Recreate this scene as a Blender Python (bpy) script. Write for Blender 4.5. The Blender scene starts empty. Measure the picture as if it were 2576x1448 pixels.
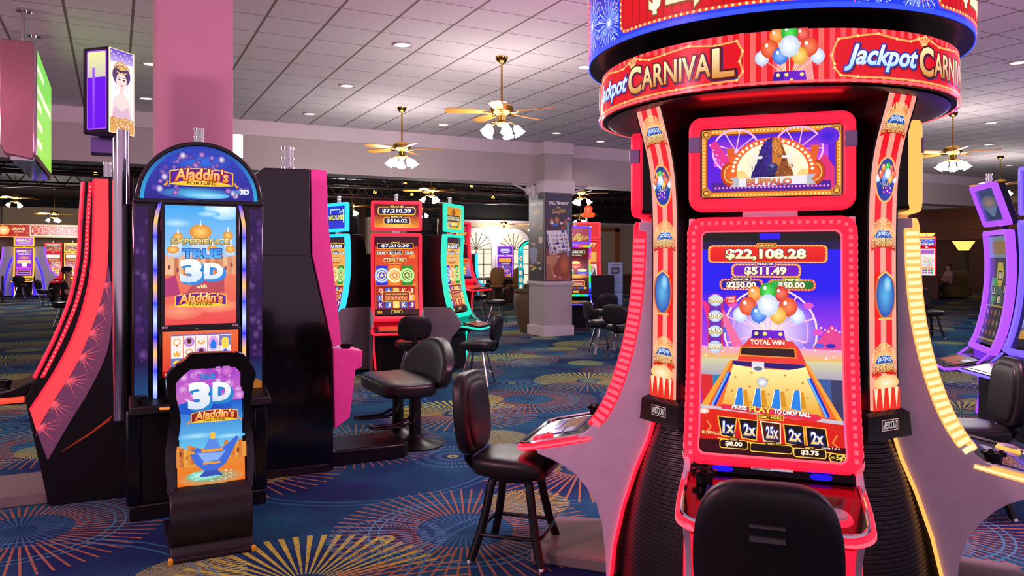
import bpy, bmesh, math, random
from mathutils import Vector, Matrix
PI = math.pi
scn = bpy.context.scene
COL = scn.collection
# ---------------------------------------------------------------- camera, world, exposure
FPX, CX0, HY0, EYE = 1935.0, 1288.0, 648.0, 1.68
YAW = math.radians(27.33)
cam_d = bpy.data.cameras.new('camera')
cam = bpy.data.objects.new('camera', cam_d)
COL.objects.link(cam)
cam.location = (0, 0, EYE)
cam.rotation_euler = (PI / 2, 0, -YAW)
cam_d.sensor_width = 36.0
cam_d.lens = FPX / 2576 * 36.0
cam_d.shift_y = -(724 - HY0) / 2576
cam_d.clip_end = 200
scn.camera = cam
vs = scn.view_settings
vs.view_transform = 'Standard'; vs.look = 'None'; vs.gamma = 1; vs.use_curve_mapping = False
vs.exposure = 0.0
wd = bpy.data.worlds.new('casino_surroundings'); scn.world = wd; wd.use_nodes = True
wn = wd.node_tree.nodes; wl = wd.node_tree.links
bg = wn['Background']; bg.inputs['Strength'].default_value = 0.72
tc = wn.new('ShaderNodeTexCoord'); sp = wn.new('ShaderNodeSeparateXYZ'); rp = wn.new('ShaderNodeValToRGB'); mr = wn.new('ShaderNodeMapRange')
wl.new(tc.outputs['Generated'], sp.inputs[0]); wl.new(sp.outputs['X'], mr.inputs['Value'])
mr.inputs['From Min'].default_value = -1; mr.inputs['From Max'].default_value = 1
wl.new(mr.outputs['Result'], rp.inputs['Fac']); wl.new(rp.outputs['Color'], bg.inputs['Color'])
rp.color_ramp.elements[0].color = (0.80, 0.62, 0.68, 1); rp.color_ramp.elements[1].color = (0.62, 0.52, 0.80, 1)
e_ = rp.color_ramp.elements.new(0.5); e_.color = (0.95, 0.55, 0.78, 1)


def lamp(name, kind, loc, energy, color, size=0.2, rot=(0, 0, 0), parent=None):
    l = bpy.data.lights.new(name, kind); l.energy = energy; l.color = color
    if kind == 'AREA': l.shape = 'DISK'; l.size = size
    elif kind == 'SPOT': l.shadow_soft_size = size; l.spot_size = math.radians(130); l.spot_blend = 0.7
    else: l.shadow_soft_size = size
    o = bpy.data.objects.new(name, l); o.location = loc; o.rotation_euler = rot
    if parent: o.parent = parent
    COL.objects.link(o); return o


DOWN = [(2.98, 8.54), (2.98, 10.94), (2.99, 13.37), (0.42, 10.86), (0.44, 13.24), (5.44, 8.45), (5.45, 10.92), (5.44, 13.31), (7.80, 13.17),
        (9.2, 13.7), (10.2, 5.73), (14.3, 8.51), (14.8, 10.3), (17.0, 10.16), (21.3, 12.18), (2.98, 3.2), (5.44, 3.2), (0.42, 3.2), (-2.0, 8.5)]


# ---------------------------------------------------------------- helpers
def srgb(h):
    if not isinstance(h, str): return tuple(h[:3])
    h = h.lstrip('#'); r = []
    for i in (0, 2, 4):
        c = int(h[i:i + 2], 16) / 255
        r.append(c / 12.92 if c <= 0.04045 else ((c + 0.055) / 1.055) ** 2.4)
    return tuple(r)


MATS = {}


def mat(name, color, rough=0.5, metal=0.0, spec=0.5, vary=0.12, scale=14.0, bump=0.0, coat=0.0):
    """plain surface whose roughness and tone wander a little with a noise texture"""
    if name in MATS: return MATS[name]
    m = bpy.data.materials.new(name); m.use_nodes = True; nt = m.node_tree; b = nt.nodes['Principled BSDF']
    c = srgb(color)
    t = nt.nodes.new('ShaderNodeTexCoord'); n = nt.nodes.new('ShaderNodeTexNoise'); n.inputs['Scale'].default_value = scale; n.inputs['Detail'].default_value = 4
    nt.links.new(t.outputs['Object'], n.inputs['Vector'])
    mx = nt.nodes.new('ShaderNodeMix'); mx.data_type = 'RGBA'
    nt.links.new(n.outputs['Fac'], mx.inputs[0])
    mx.inputs[6].default_value = tuple(x * (1 - vary) for x in c) + (1,); mx.inputs[7].default_value = tuple(min(1, x * (1 + vary)) for x in c) + (1,)
    nt.links.new(mx.outputs[2], b.inputs['Base Color'])
    b.inputs['Metallic'].default_value = metal; b.inputs['Specular IOR Level'].default_value = spec; b.inputs['Coat Weight'].default_value = coat
    r = nt.nodes.new('ShaderNodeMapRange'); r.inputs['To Min'].default_value = max(0.02, rough * 0.88); r.inputs['To Max'].default_value = min(1, rough * 1.12)
    nt.links.new(n.outputs['Fac'], r.inputs['Value']); nt.links.new(r.outputs['Result'], b.inputs['Roughness'])
    if bump:
        bp = nt.nodes.new('ShaderNodeBump'); bp.inputs['Strength'].default_value = bump; bp.inputs['Distance'].default_value = 0.004
        n2 = nt.nodes.new('ShaderNodeTexNoise'); n2.inputs['Scale'].default_value = scale * 9; nt.links.new(t.outputs['Object'], n2.inputs['Vector'])
        nt.links.new(n2.outputs['Fac'], bp.inputs['Height']); nt.links.new(bp.outputs['Normal'], b.inputs['Normal'])
    MATS[name] = m; return m


def glow(name, color, strength, base='#202020'):
    if name in MATS: return MATS[name]
    m = bpy.data.materials.new(name); m.use_nodes = True; b = m.node_tree.nodes['Principled BSDF']
    b.inputs['Base Color'].default_value = srgb(base) + (1,); b.inputs['Roughness'].default_value = 0.35
    b.inputs['Emission Color'].default_value = srgb(color) + (1,); b.inputs['Emission Strength'].default_value = strength
    MATS[name] = m; return m


def art_mat(name, strength, printed=False):
    m = bpy.data.materials.new(name); m.use_nodes = True; nt = m.node_tree; b = nt.nodes['Principled BSDF']
    a = nt.nodes.new('ShaderNodeAttribute'); a.attribute_name = 'art'
    if printed:
        nt.links.new(a.outputs['Color'], b.inputs['Base Color']); b.inputs['Roughness'].default_value = 0.45
    else:
        b.inputs['Base Color'].default_value = (0.004, 0.004, 0.004, 1); b.inputs['Roughness'].default_value = 0.2
        nt.links.new(a.outputs['Color'], b.inputs['Emission Color']); b.inputs['Emission Strength'].default_value = strength
    MATS[name] = m; return m


SCREEN = art_mat('lit_screen', 1.1); DIM = art_mat('dim_screen', 0.6); BACKLIT = art_mat('backlit_print', 1.0); PRINT = art_mat('printed_graphic', 0, True)


class MB:
    """collects shapes and links them as ONE mesh object"""
    def __init__(s): s.bm = bmesh.new()

    def raw(s, verts, faces):
        v = [s.bm.verts.new(p) for p in verts]
        for f in faces:
            try: s.bm.faces.new([v[i] for i in f])
            except ValueError: pass
        return s

    def box(s, x0, x1, y0, y1, z0, z1):
        return s.raw([(x0, y0, z0), (x1, y0, z0), (x1, y1, z0), (x0, y1, z0), (x0, y0, z1), (x1, y0, z1), (x1, y1, z1), (x0, y1, z1)],
                     [(0, 3, 2, 1), (4, 5, 6, 7), (0, 1, 5, 4), (1, 2, 6, 5), (2, 3, 7, 6), (3, 0, 4, 7)])

    def prism(s, pts, axis, a, b):
        f = {'x': lambda t, p: (t, p[0], p[1]), 'y': lambda t, p: (p[0], t, p[1]), 'z': lambda t, p: (p[0], p[1], t)}[axis]
        n = len(pts)
        return s.raw([f(a, p) for p in pts] + [f(b, p) for p in pts],
                     [tuple(range(n)), tuple(range(2 * n - 1, n - 1, -1))] + [(i, (i + 1) % n, n + (i + 1) % n, n + i) for i in range(n)])

    def grid(s, rows, closed=False):
        nr, nc = len(rows), len(rows[0]); v = [p for r in rows for p in r]; fs = []
        for i in range(nr - 1):
            for j in range(nc if closed else nc - 1):
                k = (j + 1) % nc
                fs.append((i * nc + j, i * nc + k, (i + 1) * nc + k, (i + 1) * nc + j))
        return s.raw(v, fs)

    def slab(s, rows, off):
        """grid given a thickness: off(p) -> the matching back point"""
        nr, nc = len(rows), len(rows[0]); A = [Vector(p) for r in rows for p in r]; B = [Vector(off(p)) for p in A]; N = nr * nc; fs = []
        for i in range(nr - 1):
            for j in range(nc - 1):
                q = (i * nc + j, i * nc + j + 1, (i + 1) * nc + j + 1, (i + 1) * nc + j)
                fs += [q, tuple(N + k for k in reversed(q))]
        rim = [j for j in range(nc)] + [i * nc + nc - 1 for i in range(1, nr)] + [(nr - 1) * nc + j for j in range(nc - 2, -1, -1)] + [i * nc for i in range(nr - 2, 0, -1)]
        for a, b in zip(rim, rim[1:] + rim[:1]): fs.append((a, N + a, N + b, b))
        return s.raw(A + B, fs)

    def ring(s, M, outer, inner, h0, h1):
        """solid frame between two 2D loops on the mapped surface M(u, v, h)"""
        n = len(outer)
        v = [M(*p, h1) for p in outer] + [M(*p, h1) for p in inner] + [M(*p, h0) for p in outer] + [M(*p, h0) for p in inner]; fs = []
        for i in range(n):
            j = (i + 1) % n
            fs += [(i, j, n + j, n + i), (2 * n + i, 3 * n + i, 3 * n + j, 2 * n + j), (i, 2 * n + i, 2 * n + j, j), (n + i, n + j, 3 * n + j, 3 * n + i)]
        return s.raw(v, fs)

    def cyl(s, p0, p1, r0, r1=None, n=16):
        r1 = r0 if r1 is None else r1; p0, p1 = Vector(p0), Vector(p1); d = (p1 - p0).normalized()
        a = d.orthogonal().normalized(); b = d.cross(a)
        c = [(math.cos(2 * PI * i / n), math.sin(2 * PI * i / n)) for i in range(n)]
        return s.raw([p0 + (a * x + b * y) * r0 for x, y in c] + [p1 + (a * x + b * y) * r1 for x, y in c],
                     [tuple(range(n - 1, -1, -1)), tuple(range(n, 2 * n))] + [(i, (i + 1) % n, n + (i + 1) % n, n + i) for i in range(n)])

    def tube(s, path, r, n=8, closed=False, sx=1.0):
        P = [Vector(p) for p in path]; m = len(P); T = []
        for i in range(m):
            a = P[(i - 1) % m] if (closed or i) else P[0]; b = P[(i + 1) % m] if (closed or i < m - 1) else P[-1]
            T.append((b - a).normalized())
        nrm = T[0].orthogonal().normalized()
        if abs(T[0].z) < 0.9: nrm = (Vector((0, 0, 1)) - T[0] * T[0].z).normalized()
        rows = []
        for i in range(m):
            nrm = (nrm - T[i] * nrm.dot(T[i])).normalized(); bn = T[i].cross(nrm); ri = r[i] if isinstance(r, (list, tuple)) else r
            rows.append([P[i] + nrm * ri * math.cos(2 * PI * k / n) + bn * ri * sx * math.sin(2 * PI * k / n) for k in range(n)])
        if closed: rows.append(rows[0])
        v = [p for q in rows for p in q]; M_ = len(rows); fs = []
        for i in range(M_ - 1):
            for k in range(n): fs.append((i * n + k, i * n + (k + 1) % n, (i + 1) * n + (k + 1) % n, (i + 1) * n + k))
        if not closed: fs += [tuple(range(n - 1, -1, -1)), tuple(range((M_ - 1) * n, M_ * n))]
        return s.raw(v, fs)

    def lathe(s, prof, c=(0, 0, 0), n=32):
        rows = [[(c[0] + r * math.cos(2 * PI * k / n), c[1] + r * math.sin(2 * PI * k / n), c[2] + z) for k in range(n)] for r, z in prof]
        s.grid(rows, True)
        m = len(prof); b = len(s.bm.verts) - m * n; s.bm.verts.ensure_lookup_table()
        for q in (range(n - 1, -1, -1), range((m - 1) * n, m * n)):
            try: s.bm.faces.new([s.bm.verts[b + k] for k in q])
            except ValueError: pass
        return s

    def pad(s, c, size, p=4.0, n=9, fn=None):
        """soft cushion: a box rounded by a p-norm, then bent by fn"""
        seen = {}; v = []; fs = []

        def key(x, y, z):
            k = (round(x, 5), round(y, 5), round(z, 5))
            if k not in seen:
                L = (abs(x) ** p + abs(y) ** p + abs(z) ** p) ** (1 / p); q = Vector((x / L * size[0] / 2, y / L * size[1] / 2, z / L * size[2] / 2))
                if fn: q = Vector(fn(q))
                seen[k] = len(v); v.append(q + Vector(c))
            return seen[k]
        for ax in range(3):
            for sg in (-1, 1):
                for i in range(n):
                    for j in range(n):
                        q = []
                        for a, b in ((i, j), (i + 1, j), (i + 1, j + 1), (i, j + 1)):
                            t = [0, 0, 0]; t[ax] = sg; t[(ax + 1) % 3] = 2 * a / n - 1; t[(ax + 2) % 3] = 2 * b / n - 1; q.append(key(*t))
                        fs.append(tuple(q))
        return s.raw(v, fs)

    def build(s, name, m, parent=None, bevel=0.0, smooth=35, seg=2, loc=None):
        bmesh.ops.recalc_face_normals(s.bm, faces=s.bm.faces)
        me = bpy.data.meshes.new(name); s.bm.to_mesh(me); s.bm.free()
        o = bpy.data.objects.new(name, me); COL.objects.link(o)
        for x in (m if isinstance(m, (list, tuple)) else [m]): me.materials.append(x)
        if parent: o.parent = parent
        if loc: o.location = loc
        if smooth:
            me.shade_smooth(); me.set_sharp_from_angle(angle=math.radians(smooth))
        if bevel:
            b = o.modifiers.new('edge', 'BEVEL'); b.width = bevel; b.segments = seg; b.limit_method = 'ANGLE'; b.angle_limit = math.radians(40)
        return o


def tag(o, label=None, cat=None, group=None, kind=None):
    if label: o['label'] = label
    if cat: o['category'] = cat
    if group: o['group'] = group
    if kind: o['kind'] = kind
    return o


def empty(name, loc, rz=0.0, label=None, cat=None, group=None):
    o = bpy.data.objects.new(name, None); COL.objects.link(o); o.location = loc; o.rotation_euler = (0, 0, rz); o.empty_display_size = 0.2
    return tag(o, label, cat, group)


def copy_tree(o, parent=None):
    c = o.copy(); COL.objects.link(c)
    if parent: c.parent = parent
    for ch in [x for x in bpy.data.objects if x.parent == o]: copy_tree(ch, c)
    return c


def rrect(x0, x1, y0, y1, r, n=5, side=10):
    """rounded rectangle loop, counter-clockwise, with points along the sides so that it can bend"""
    P = []
    for cx, cy, a0, ex, ey in ((x1 - r, y0 + r, -90, x1, y1 - r), (x1 - r, y1 - r, 0, x0 + r, y1), (x0 + r, y1 - r, 90, x0, y0 + r), (x0 + r, y0 + r, 180, x1 - r, y0)):
        for i in range(n + 1):
            a = math.radians(a0 + 90 * i / n); P.append((cx + r * math.cos(a), cy + r * math.sin(a)))
        lx, ly = P[-1]
        for i in range(1, side): P.append((lx + (ex - lx) * i / side, ly + (ey - ly) * i / side))
    return P


# ---------------------------------------------------------------- flat artwork for screens and prints
_TXT = {}


def text_geom(t, bold, shear):
    k = (t, bold, shear)
    if k not in _TXT:
        cu = bpy.data.curves.new('lettering', 'FONT'); cu.body = t; cu.size = 1; cu.offset = bold; cu.shear = shear; cu.resolution_u = 3
        ob = bpy.data.objects.new('lettering', cu); me = bpy.data.meshes.new_from_object(ob)
        _TXT[k] = ([tuple(v.co[:2]) for v in me.vertices], [tuple(p.vertices) for p in me.polygons])
        bpy.data.objects.remove(ob); bpy.data.meshes.remove(me); bpy.data.curves.remove(cu)
    return _TXT[k]


def lg(y0, c0, y1, c1, axis=1):
    a, b = srgb(c0), srgb(c1)
    def f(x, y):
        t = max(0, min(1, ((y if axis else x) - y0) / (y1 - y0))); return tuple(p + (q - p) * t for p, q in zip(a, b))
    return f


class Art:
    """canvas in picture pixels, y downwards; every call lies a hair in front of the one before"""
    def __init__(s, x0, y0, x1, y1, bgc=None, eps=0.00013):
        s.r = (x0, y0, x1, y1); s.it = []; s.eps = eps
        if bgc: s.rect(x0, y0, x1, y1, bgc)

    def add(s, vs, fs, col):
        if isinstance(col, str): c = srgb(col); cf = lambda x, y: c
        elif callable(col): cf = col
        else: cf = lambda x, y: col
        s.it.append((vs, fs, cf)); return s

    def poly(s, pts, col): return s.add(list(pts), [tuple(range(len(pts)))], col)

    def rect(s, x0, y0, x1, y1, col): return s.poly([(x0, y0), (x1, y0), (x1, y1), (x0, y1)], col)

    def rr(s, x0, y0, x1, y1, r, col): return s.poly(rrect(x0, x1, y0, y1, r, 4, 1), col)

    def frame(s, x0, y0, x1, y1, r, w, col):
        A = rrect(x0, x1, y0, y1, r, 4, 1); B = rrect(x0 + w, x1 - w, y0 + w, y1 - w, max(0.1, r - w), 4, 1); n = len(A)
        return s.add(A + B, [(i, (i + 1) % n, n + (i + 1) % n, n + i) for i in range(n)], col)

    def ell(s, cx, cy, rx, ry=None, col='#ffffff', n=22, a0=0, a1=360):
        ry = rx if ry is None else ry
        return s.poly([(cx + rx * math.cos(math.radians(a0 + (a1 - a0) * i / n)), cy + ry * math.sin(math.radians(a0 + (a1 - a0) * i / n))) for i in range(n if a1 - a0 >= 360 else n + 1)], col)

    def spot(s, cx, cy, rx, ry, c0, c1, n=18):
        """radial gradient"""
        a, b = srgb(c0), srgb(c1)
        v = [(cx, cy)] + [(cx + rx * math.cos(2 * PI * i / n), cy + ry * math.sin(2 * PI * i / n)) for i in range(n)]
        return s.add(v, [(0, 1 + i, 1 + (i + 1) % n) for i in range(n)], lambda x, y: tuple(p + (q - p) * min(1, math.hypot((x - cx) / rx, (y - cy) / ry)) for p, q in zip(a, b)))

    def arc(s, cx, cy, rx, ry, w, col, a0=0, a1=360, n=28):
        A = [(math.cos(math.radians(a0 + (a1 - a0) * i / n)), math.sin(math.radians(a0 + (a1 - a0) * i / n))) for i in range(n + 1)]
        return s.add([(cx + rx * x, cy + ry * y) for x, y in A] + [(cx + (rx - w) * x, cy + (ry - w) * y) for x, y in A], [(i, i + 1, n + 2 + i, n + 1 + i) for i in range(n)], col)

    def line(s, pts, w, col):
        for (x0, y0), (x1, y1) in zip(pts, pts[1:]):
            L = math.hypot(x1 - x0, y1 - y0) or 1; nx, ny = -(y1 - y0) / L * w / 2, (x1 - x0) / L * w / 2
            s.poly([(x0 + nx, y0 + ny), (x1 + nx, y1 + ny), (x1 - nx, y1 - ny), (x0 - nx, y0 - ny)], col); s.it[-1] = s.it[-1]
        return s

    def many(s, polys, col):
        vs, fs = [], []
        for p in polys: fs.append(tuple(range(len(vs), len(vs) + len(p)))); vs += list(p)
        return s.add(vs, fs, col)

    def dots(s, pts, r, col, n=8):
        return s.many([[(x + r * math.cos(2 * PI * i / n), y + r * math.sin(2 * PI * i / n)) for i in range(n)] for x, y in pts], col)

    def rays(s, cx, cy, r0, r1, n, col, duty=0.5, a0=0, a1=360, sy=1.0):
        P = []
        for i in range(n):
            a = math.radians(a0 + (a1 - a0) * (i + 0.5) / n); h = math.radians((a1 - a0) / n * duty / 2)
            P.append([(cx + r * math.cos(a + q), cy + sy * r * math.sin(a + q)) for r, q in ((r0, -h), (r1, -h), (r1, h), (r0, h))])
        return s.many(P, col)

    def text(s, t, x0, y0, x1, y1, col, out=None, ow=0.06, bold=0.015, shear=0.0, tilt=0.0, arch=0.0, drop=None, dcol='#000000'):
        V, Fs = text_geom(t, bold, shear)
        if not V: return s
        a0, a1 = min(v[0] for v in V), max(v[0] for v in V); b0, b1 = min(v[1] for v in V), max(v[1] for v in V)
        kx, ky = (x1 - x0) / (a1 - a0), (y1 - y0) / (b1 - b0)

        def mp(vs, dx=0, dy=0):
            r = []
            for x, y in vs:
                X = x0 + (x - a0) * kx; q = (X - x0) / (x1 - x0) * 2 - 1
                r.append((X + dx, y1 - (y - b0) * ky + tilt * (X - (x0 + x1) / 2) + arch * q * q + dy))
            return r
        if drop:
            W, Gs = text_geom(t, bold + (ow if out else 0), shear); s.add(mp(W, *drop), Gs, dcol)
        if out:
            W, Gs = text_geom(t, bold + ow, shear); s.add(mp(W), Gs, out)
        return s.add(mp(V), Fs, col)

    def build(s, name, M, parent, m=None, cu=0, cv=0, clip=True, h0=0.0006):
        """M(u, v, h): u, v in 0..1, v upwards"""
        x0, y0, x1, y1 = s.r; bm = bmesh.new(); lay = bm.loops.layers.float_color.new('art')
        for k, (vs_, fs_, cf) in enumerate(s.it):
            V = [bm.verts.new((x, y, k)) for x, y in vs_]
            for f in fs_:
                try: F = bm.faces.new([V[i] for i in f])
                except ValueError: continue
                for lp in F.loops: lp[lay] = tuple(cf(lp.vert.co.x, lp.vert.co.y)) + (1.0,)
        def cut(co, no, clr):
            bmesh.ops.bisect_plane(bm, geom=bm.verts[:] + bm.edges[:] + bm.faces[:], dist=1e-5, plane_co=co, plane_no=no, clear_outer=clr)
        if clip:
            for co, no in (((x0, 0, 0), (-1, 0, 0)), ((x1, 0, 0), (1, 0, 0)), ((0, y0, 0), (0, -1, 0)), ((0, y1, 0), (0, 1, 0))): cut(co, no, True)
        for i in range(1, cu): cut((x0 + (x1 - x0) * i / cu, 0, 0), (1, 0, 0), False)
        for i in range(1, cv): cut((0, y0 + (y1 - y0) * i / cv, 0), (0, 1, 0), False)
        for v in bm.verts:
            x, y, k = v.co; v.co = M((x - x0) / (x1 - x0), (y1 - y) / (y1 - y0), h0 + k * s.eps)
        bm.normal_update()
        me = bpy.data.meshes.new(name); bm.to_mesh(me); bm.free(); me.materials.append(m or SCREEN)
        o = bpy.data.objects.new(name, me); COL.objects.link(o)
        if parent: o.parent = parent
        return o


def flat(x0, x1, z0, z1, y, tilt=0.0):
    """map for a flat panel facing -Y of its parent"""
    return lambda u, v, h: (x0 + (x1 - x0) * u, y - h, z0 + (z1 - z0) * v)


# ---------------------------------------------------------------- shared materials
black_gloss = mat('black_gloss_plastic', '#070609', 0.12, 0, 0.5, coat=0.2)
black_satin = mat('black_satin_plastic', '#0a090b', 0.38, 0, 0.35)
black_matte = mat('black_matte_plastic', '#0d0c0e', 0.6, 0, 0.3)
vinyl = mat('black_vinyl', '#0f0e11', 0.38, 0, 0.45, bump=0.15)
dark_steel = mat('black_painted_steel', '#0d0c0f', 0.32, 0.2)
chrome = mat('chrome', '#d8d8dc', 0.08, 1.0)
brass = mat('polished_brass', '#caa04a', 0.15, 1.0)
lavender = mat('pale_grey_plastic', '#d8cbe0', 0.4)
grey_plastic = mat('grey_plastic', '#6d6a70', 0.45)
white_lens = glow('white_lamp_lens', '#f4f2ff', 0.22, '#666666')
red_led = glow('red_light_strip', (1.0, 0.0035, 0.015), 3.6)
red_lite = glow('red_light_cells', '#ff5468', 1.5)
# ---------------------------------------------------------------- node shorthand
class NT:
    def __init__(s, name):
        s.m = bpy.data.materials.new(name); s.m.use_nodes = True; s.t = s.m.node_tree; s.b = s.t.nodes['Principled BSDF']

    def put(s, sock, v):
        if isinstance(v, bpy.types.NodeSocket): s.t.links.new(v, sock)
        elif isinstance(v, tuple) and len(v) == 3 and sock.type == 'RGBA': sock.default_value = v + (1,)
        else: sock.default_value = v

    def op(s, o, a, b=0.0, c=0.0):
        n = s.t.nodes.new('ShaderNodeMath'); n.operation = o
        for i, v in enumerate((a, b, c)): s.put(n.inputs[i], v)
        return n.outputs[0]

    def mix(s, f, a, b):
        n = s.t.nodes.new('ShaderNodeMix'); n.data_type = 'RGBA'; s.put(n.inputs[0], f); s.put(n.inputs[6], a); s.put(n.inputs[7], b); return n.outputs[2]

    def noise(s, vec, scale, detail=3):
        n = s.t.nodes.new('ShaderNodeTexNoise'); n.inputs['Scale'].default_value = scale; n.inputs['Detail'].default_value = detail; s.t.links.new(vec, n.inputs['Vector']); return n.outputs['Fac']

    def xyz(s, vec):
        n = s.t.nodes.new('ShaderNodeSeparateXYZ'); s.t.links.new(vec, n.inputs[0]); return n.outputs

    def vec(s, x, y, z=0.0):
        n = s.t.nodes.new('ShaderNodeCombineXYZ')
        for i, v in enumerate((x, y, z)): s.put(n.inputs[i], v)
        return n.outputs[0]

    def pos(s): return s.t.nodes.new('ShaderNodeNewGeometry').outputs['Position']

    def bump(s, h, strength, dist=0.003):
        n = s.t.nodes.new('ShaderNodeBump'); n.inputs['Strength'].default_value = strength; n.inputs['Distance'].default_value = dist; s.t.links.new(h, n.inputs['Height']); s.t.links.new(n.outputs[0], s.b.inputs['Normal'])


def carpet():
    k = NT('patterned_casino_carpet'); P = k.pos(); X, Y, _ = k.xyz(P); op = k.op
    # weave: short streaks along one direction
    wv = k.noise(k.vec(op('MULTIPLY', X, 26.0), op('MULTIPLY', Y, 150.0)), 1.0, 2)
    big = k.noise(P, 1.1, 2)
    col = k.mix(op('SMOOTH_MIN', op('MULTIPLY', op('SUBTRACT', big, 0.38), 3.4), 1.0, 0.1), srgb('#132455'), srgb('#1a5a72'))
    col = k.mix(op('MULTIPLY', op('GREATER_THAN', wv, 0.56), 0.5), col, srgb('#0e1a48'))
    fray = op('MULTIPLY', op('SUBTRACT', k.noise(P, 95.0, 1), 0.5), 0.05)

    def polar(cell, ox, oy, turn=0.0, jit=0.0):
        c, s_ = math.cos(turn), math.sin(turn)
        U = op('ADD', op('MULTIPLY', X, c), op('MULTIPLY', Y, s_)); V = op('SUBTRACT', op('MULTIPLY', Y, c), op('MULTIPLY', X, s_))
        a = op('DIVIDE', op('ADD', U, ox), cell); row = op('FLOOR', a); odd = op('MODULO', op('ABSOLUTE', row), 2.0)
        b = op('ADD', op('DIVIDE', op('ADD', V, oy), cell), op('MULTIPLY', odd, 0.5))
        dx = op('MULTIPLY', op('SUBTRACT', op('FRACT', a), 0.5), cell); dy = op('MULTIPLY', op('SUBTRACT', op('FRACT', b), 0.5), cell)
        r = op('SQRT', op('ADD', op('MULTIPLY', dx, dx), op('MULTIPLY', dy, dy)))
        return op('ADD', r, op('MULTIPLY', fray, 0.16)), op('ARCTAN2', dy, dx), dx, dy

    def band(r, r0, r1): return op('MULTIPLY', op('GREATER_THAN', r, r0), op('LESS_THAN', r, r1))

    def spokes(th, n, duty): return op('GREATER_THAN', op('ADD', op('SINE', op('MULTIPLY', th, float(n))), op('MULTIPLY', fray, 6.0)), 1 - 2 * duty)

    def lines(r, th, n, w):
        """n radial lines of even width w"""
        f = op('SUBTRACT', op('FRACT', op('MULTIPLY', th, n / (2 * PI))), 0.5)
        return op('LESS_THAN', op('MULTIPLY', op('ABSOLUTE', f), op('MULTIPLY', r, 2 * PI / n)), op('ADD', w / 2, op('MULTIPLY', fray, 0.12)))

    def lay(mask, c, amt=1.0):
        nonlocal col
        col = k.mix(op('MULTIPLY', mask, amt), col, srgb(c))
    mul = lambda a, b: op('MULTIPLY', a, b)
    wear = op('GREATER_THAN', wv, 0.40)
    # wide orange burst with a dark heart and teal rings round it
    r, th, dx, dy = polar(2.45, 1.745, 0.532)
    lay(mul(mul(band(r, 0.30, 0.82), lines(r, th, 66, 0.014)), wear), '#a86e3c', 0.85)
    lay(mul(band(r, 0.10, 0.29), spokes(th, 44, 0.30)), '#447c9c', 0.6)
    for q in (0.52, 0.58): lay(band(r, q, q + 0.013), '#4391a4', 0.75)
    # yellow-green fan
    r, th, dx, dy = polar(2.45, 0.364, 2.145)
    fan = op('GREATER_THAN', dy, -0.12)
    lay(mul(mul(band(r, 0.16, 0.74), spokes(th, 54, 0.36)), mul(op('GREATER_THAN', dy, 0.02), wear)), '#b4b83e')
    lay(mul(mul(band(r, 0.20, 0.86), lines(r, th, 54, 0.016)), op('LESS_THAN', dy, 0.1)), '#a8763c', 0.85)
    lay(mul(band(r, 0.03, 0.12), spokes(th, 30, 0.5)), '#9fb05a', 0.8)
    # pale blue dial of short dashes
    r, th, dx, dy = polar(1.72, 0.9, 1.1, 0.5)
    dash = mul(spokes(th, 52, 0.42), op('GREATER_THAN', op('SINE', mul(r, 62.0)), -0.2))
    lay(mul(band(r, 0.06, 0.36), dash), '#4f86a0', 0.7)
    lay(band(r, 0.02, 0.05), '#9fb05a', 0.8)
    # close-lined yellow disc
    r, th, dx, dy = polar(1.95, 0.2, 1.6, -0.35)
    ecc = op('ARCTAN2', dy, op('ADD', dx, 0.2))
    lay(mul(mul(op('LESS_THAN', r, 0.29), spokes(ecc, 84, 0.5)), wear), '#a6b24e', 0.95)
    # long teal loops
    r, th, dx, dy = polar(2.9, 1.2, 0.1, 0.22)
    for q in (1.10, 1.17): lay(band(r, q, q + 0.016), '#387f94', 0.7)
    k.put(k.b.inputs['Base Color'], col); k.b.inputs['Roughness'].default_value = 0.92; k.b.inputs['Specular IOR Level'].default_value = 0.15
    k.bump(wv, 0.5, 0.004); return k.m


def tiles():
    k = NT('white_ceiling_tiles'); P = k.pos(); X, Y, _ = k.xyz(P); op = k.op; S = 0.6096
    fx = op('FRACT', op('DIVIDE', op('SUBTRACT', X, 0.776), S)); fy = op('FRACT', op('DIVIDE', op('SUBTRACT', Y, 7.57), S))
    ex = op('MULTIPLY', op('MINIMUM', fx, op('SUBTRACT', 1.0, fx)), S); ey = op('MULTIPLY', op('MINIMUM', fy, op('SUBTRACT', 1.0, fy)), S)
    bar = op('LESS_THAN', ex, 0.014); edge = op('LESS_THAN', ey, 0.0055)
    cell = k.noise(k.vec(op('FLOOR', op('DIVIDE', op('SUBTRACT', X, 0.776), S)), op('FLOOR', op('DIVIDE', op('SUBTRACT', Y, 7.57), S))), 3.7, 0)
    sp_ = k.noise(P, 120.0, 2); base = k.mix(sp_, srgb('#c6bfc3'), srgb('#efe7ea'))
    base = k.mix(op('MULTIPLY', op('SUBTRACT', cell, 0.45), 0.7), base, srgb('#d8cfd8'))
    c = k.mix(edge, base, srgb('#4a3c3e')); c = k.mix(bar, c, srgb('#7d7068'))
    k.put(k.b.inputs['Base Color'], c); k.b.inputs['Roughness'].default_value = 0.85
    k.bump(op('SUBTRACT', op('MULTIPLY', bar, 1.0), op('MULTIPLY', edge, 1.0)), 0.6, 0.01); return k.m


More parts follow.
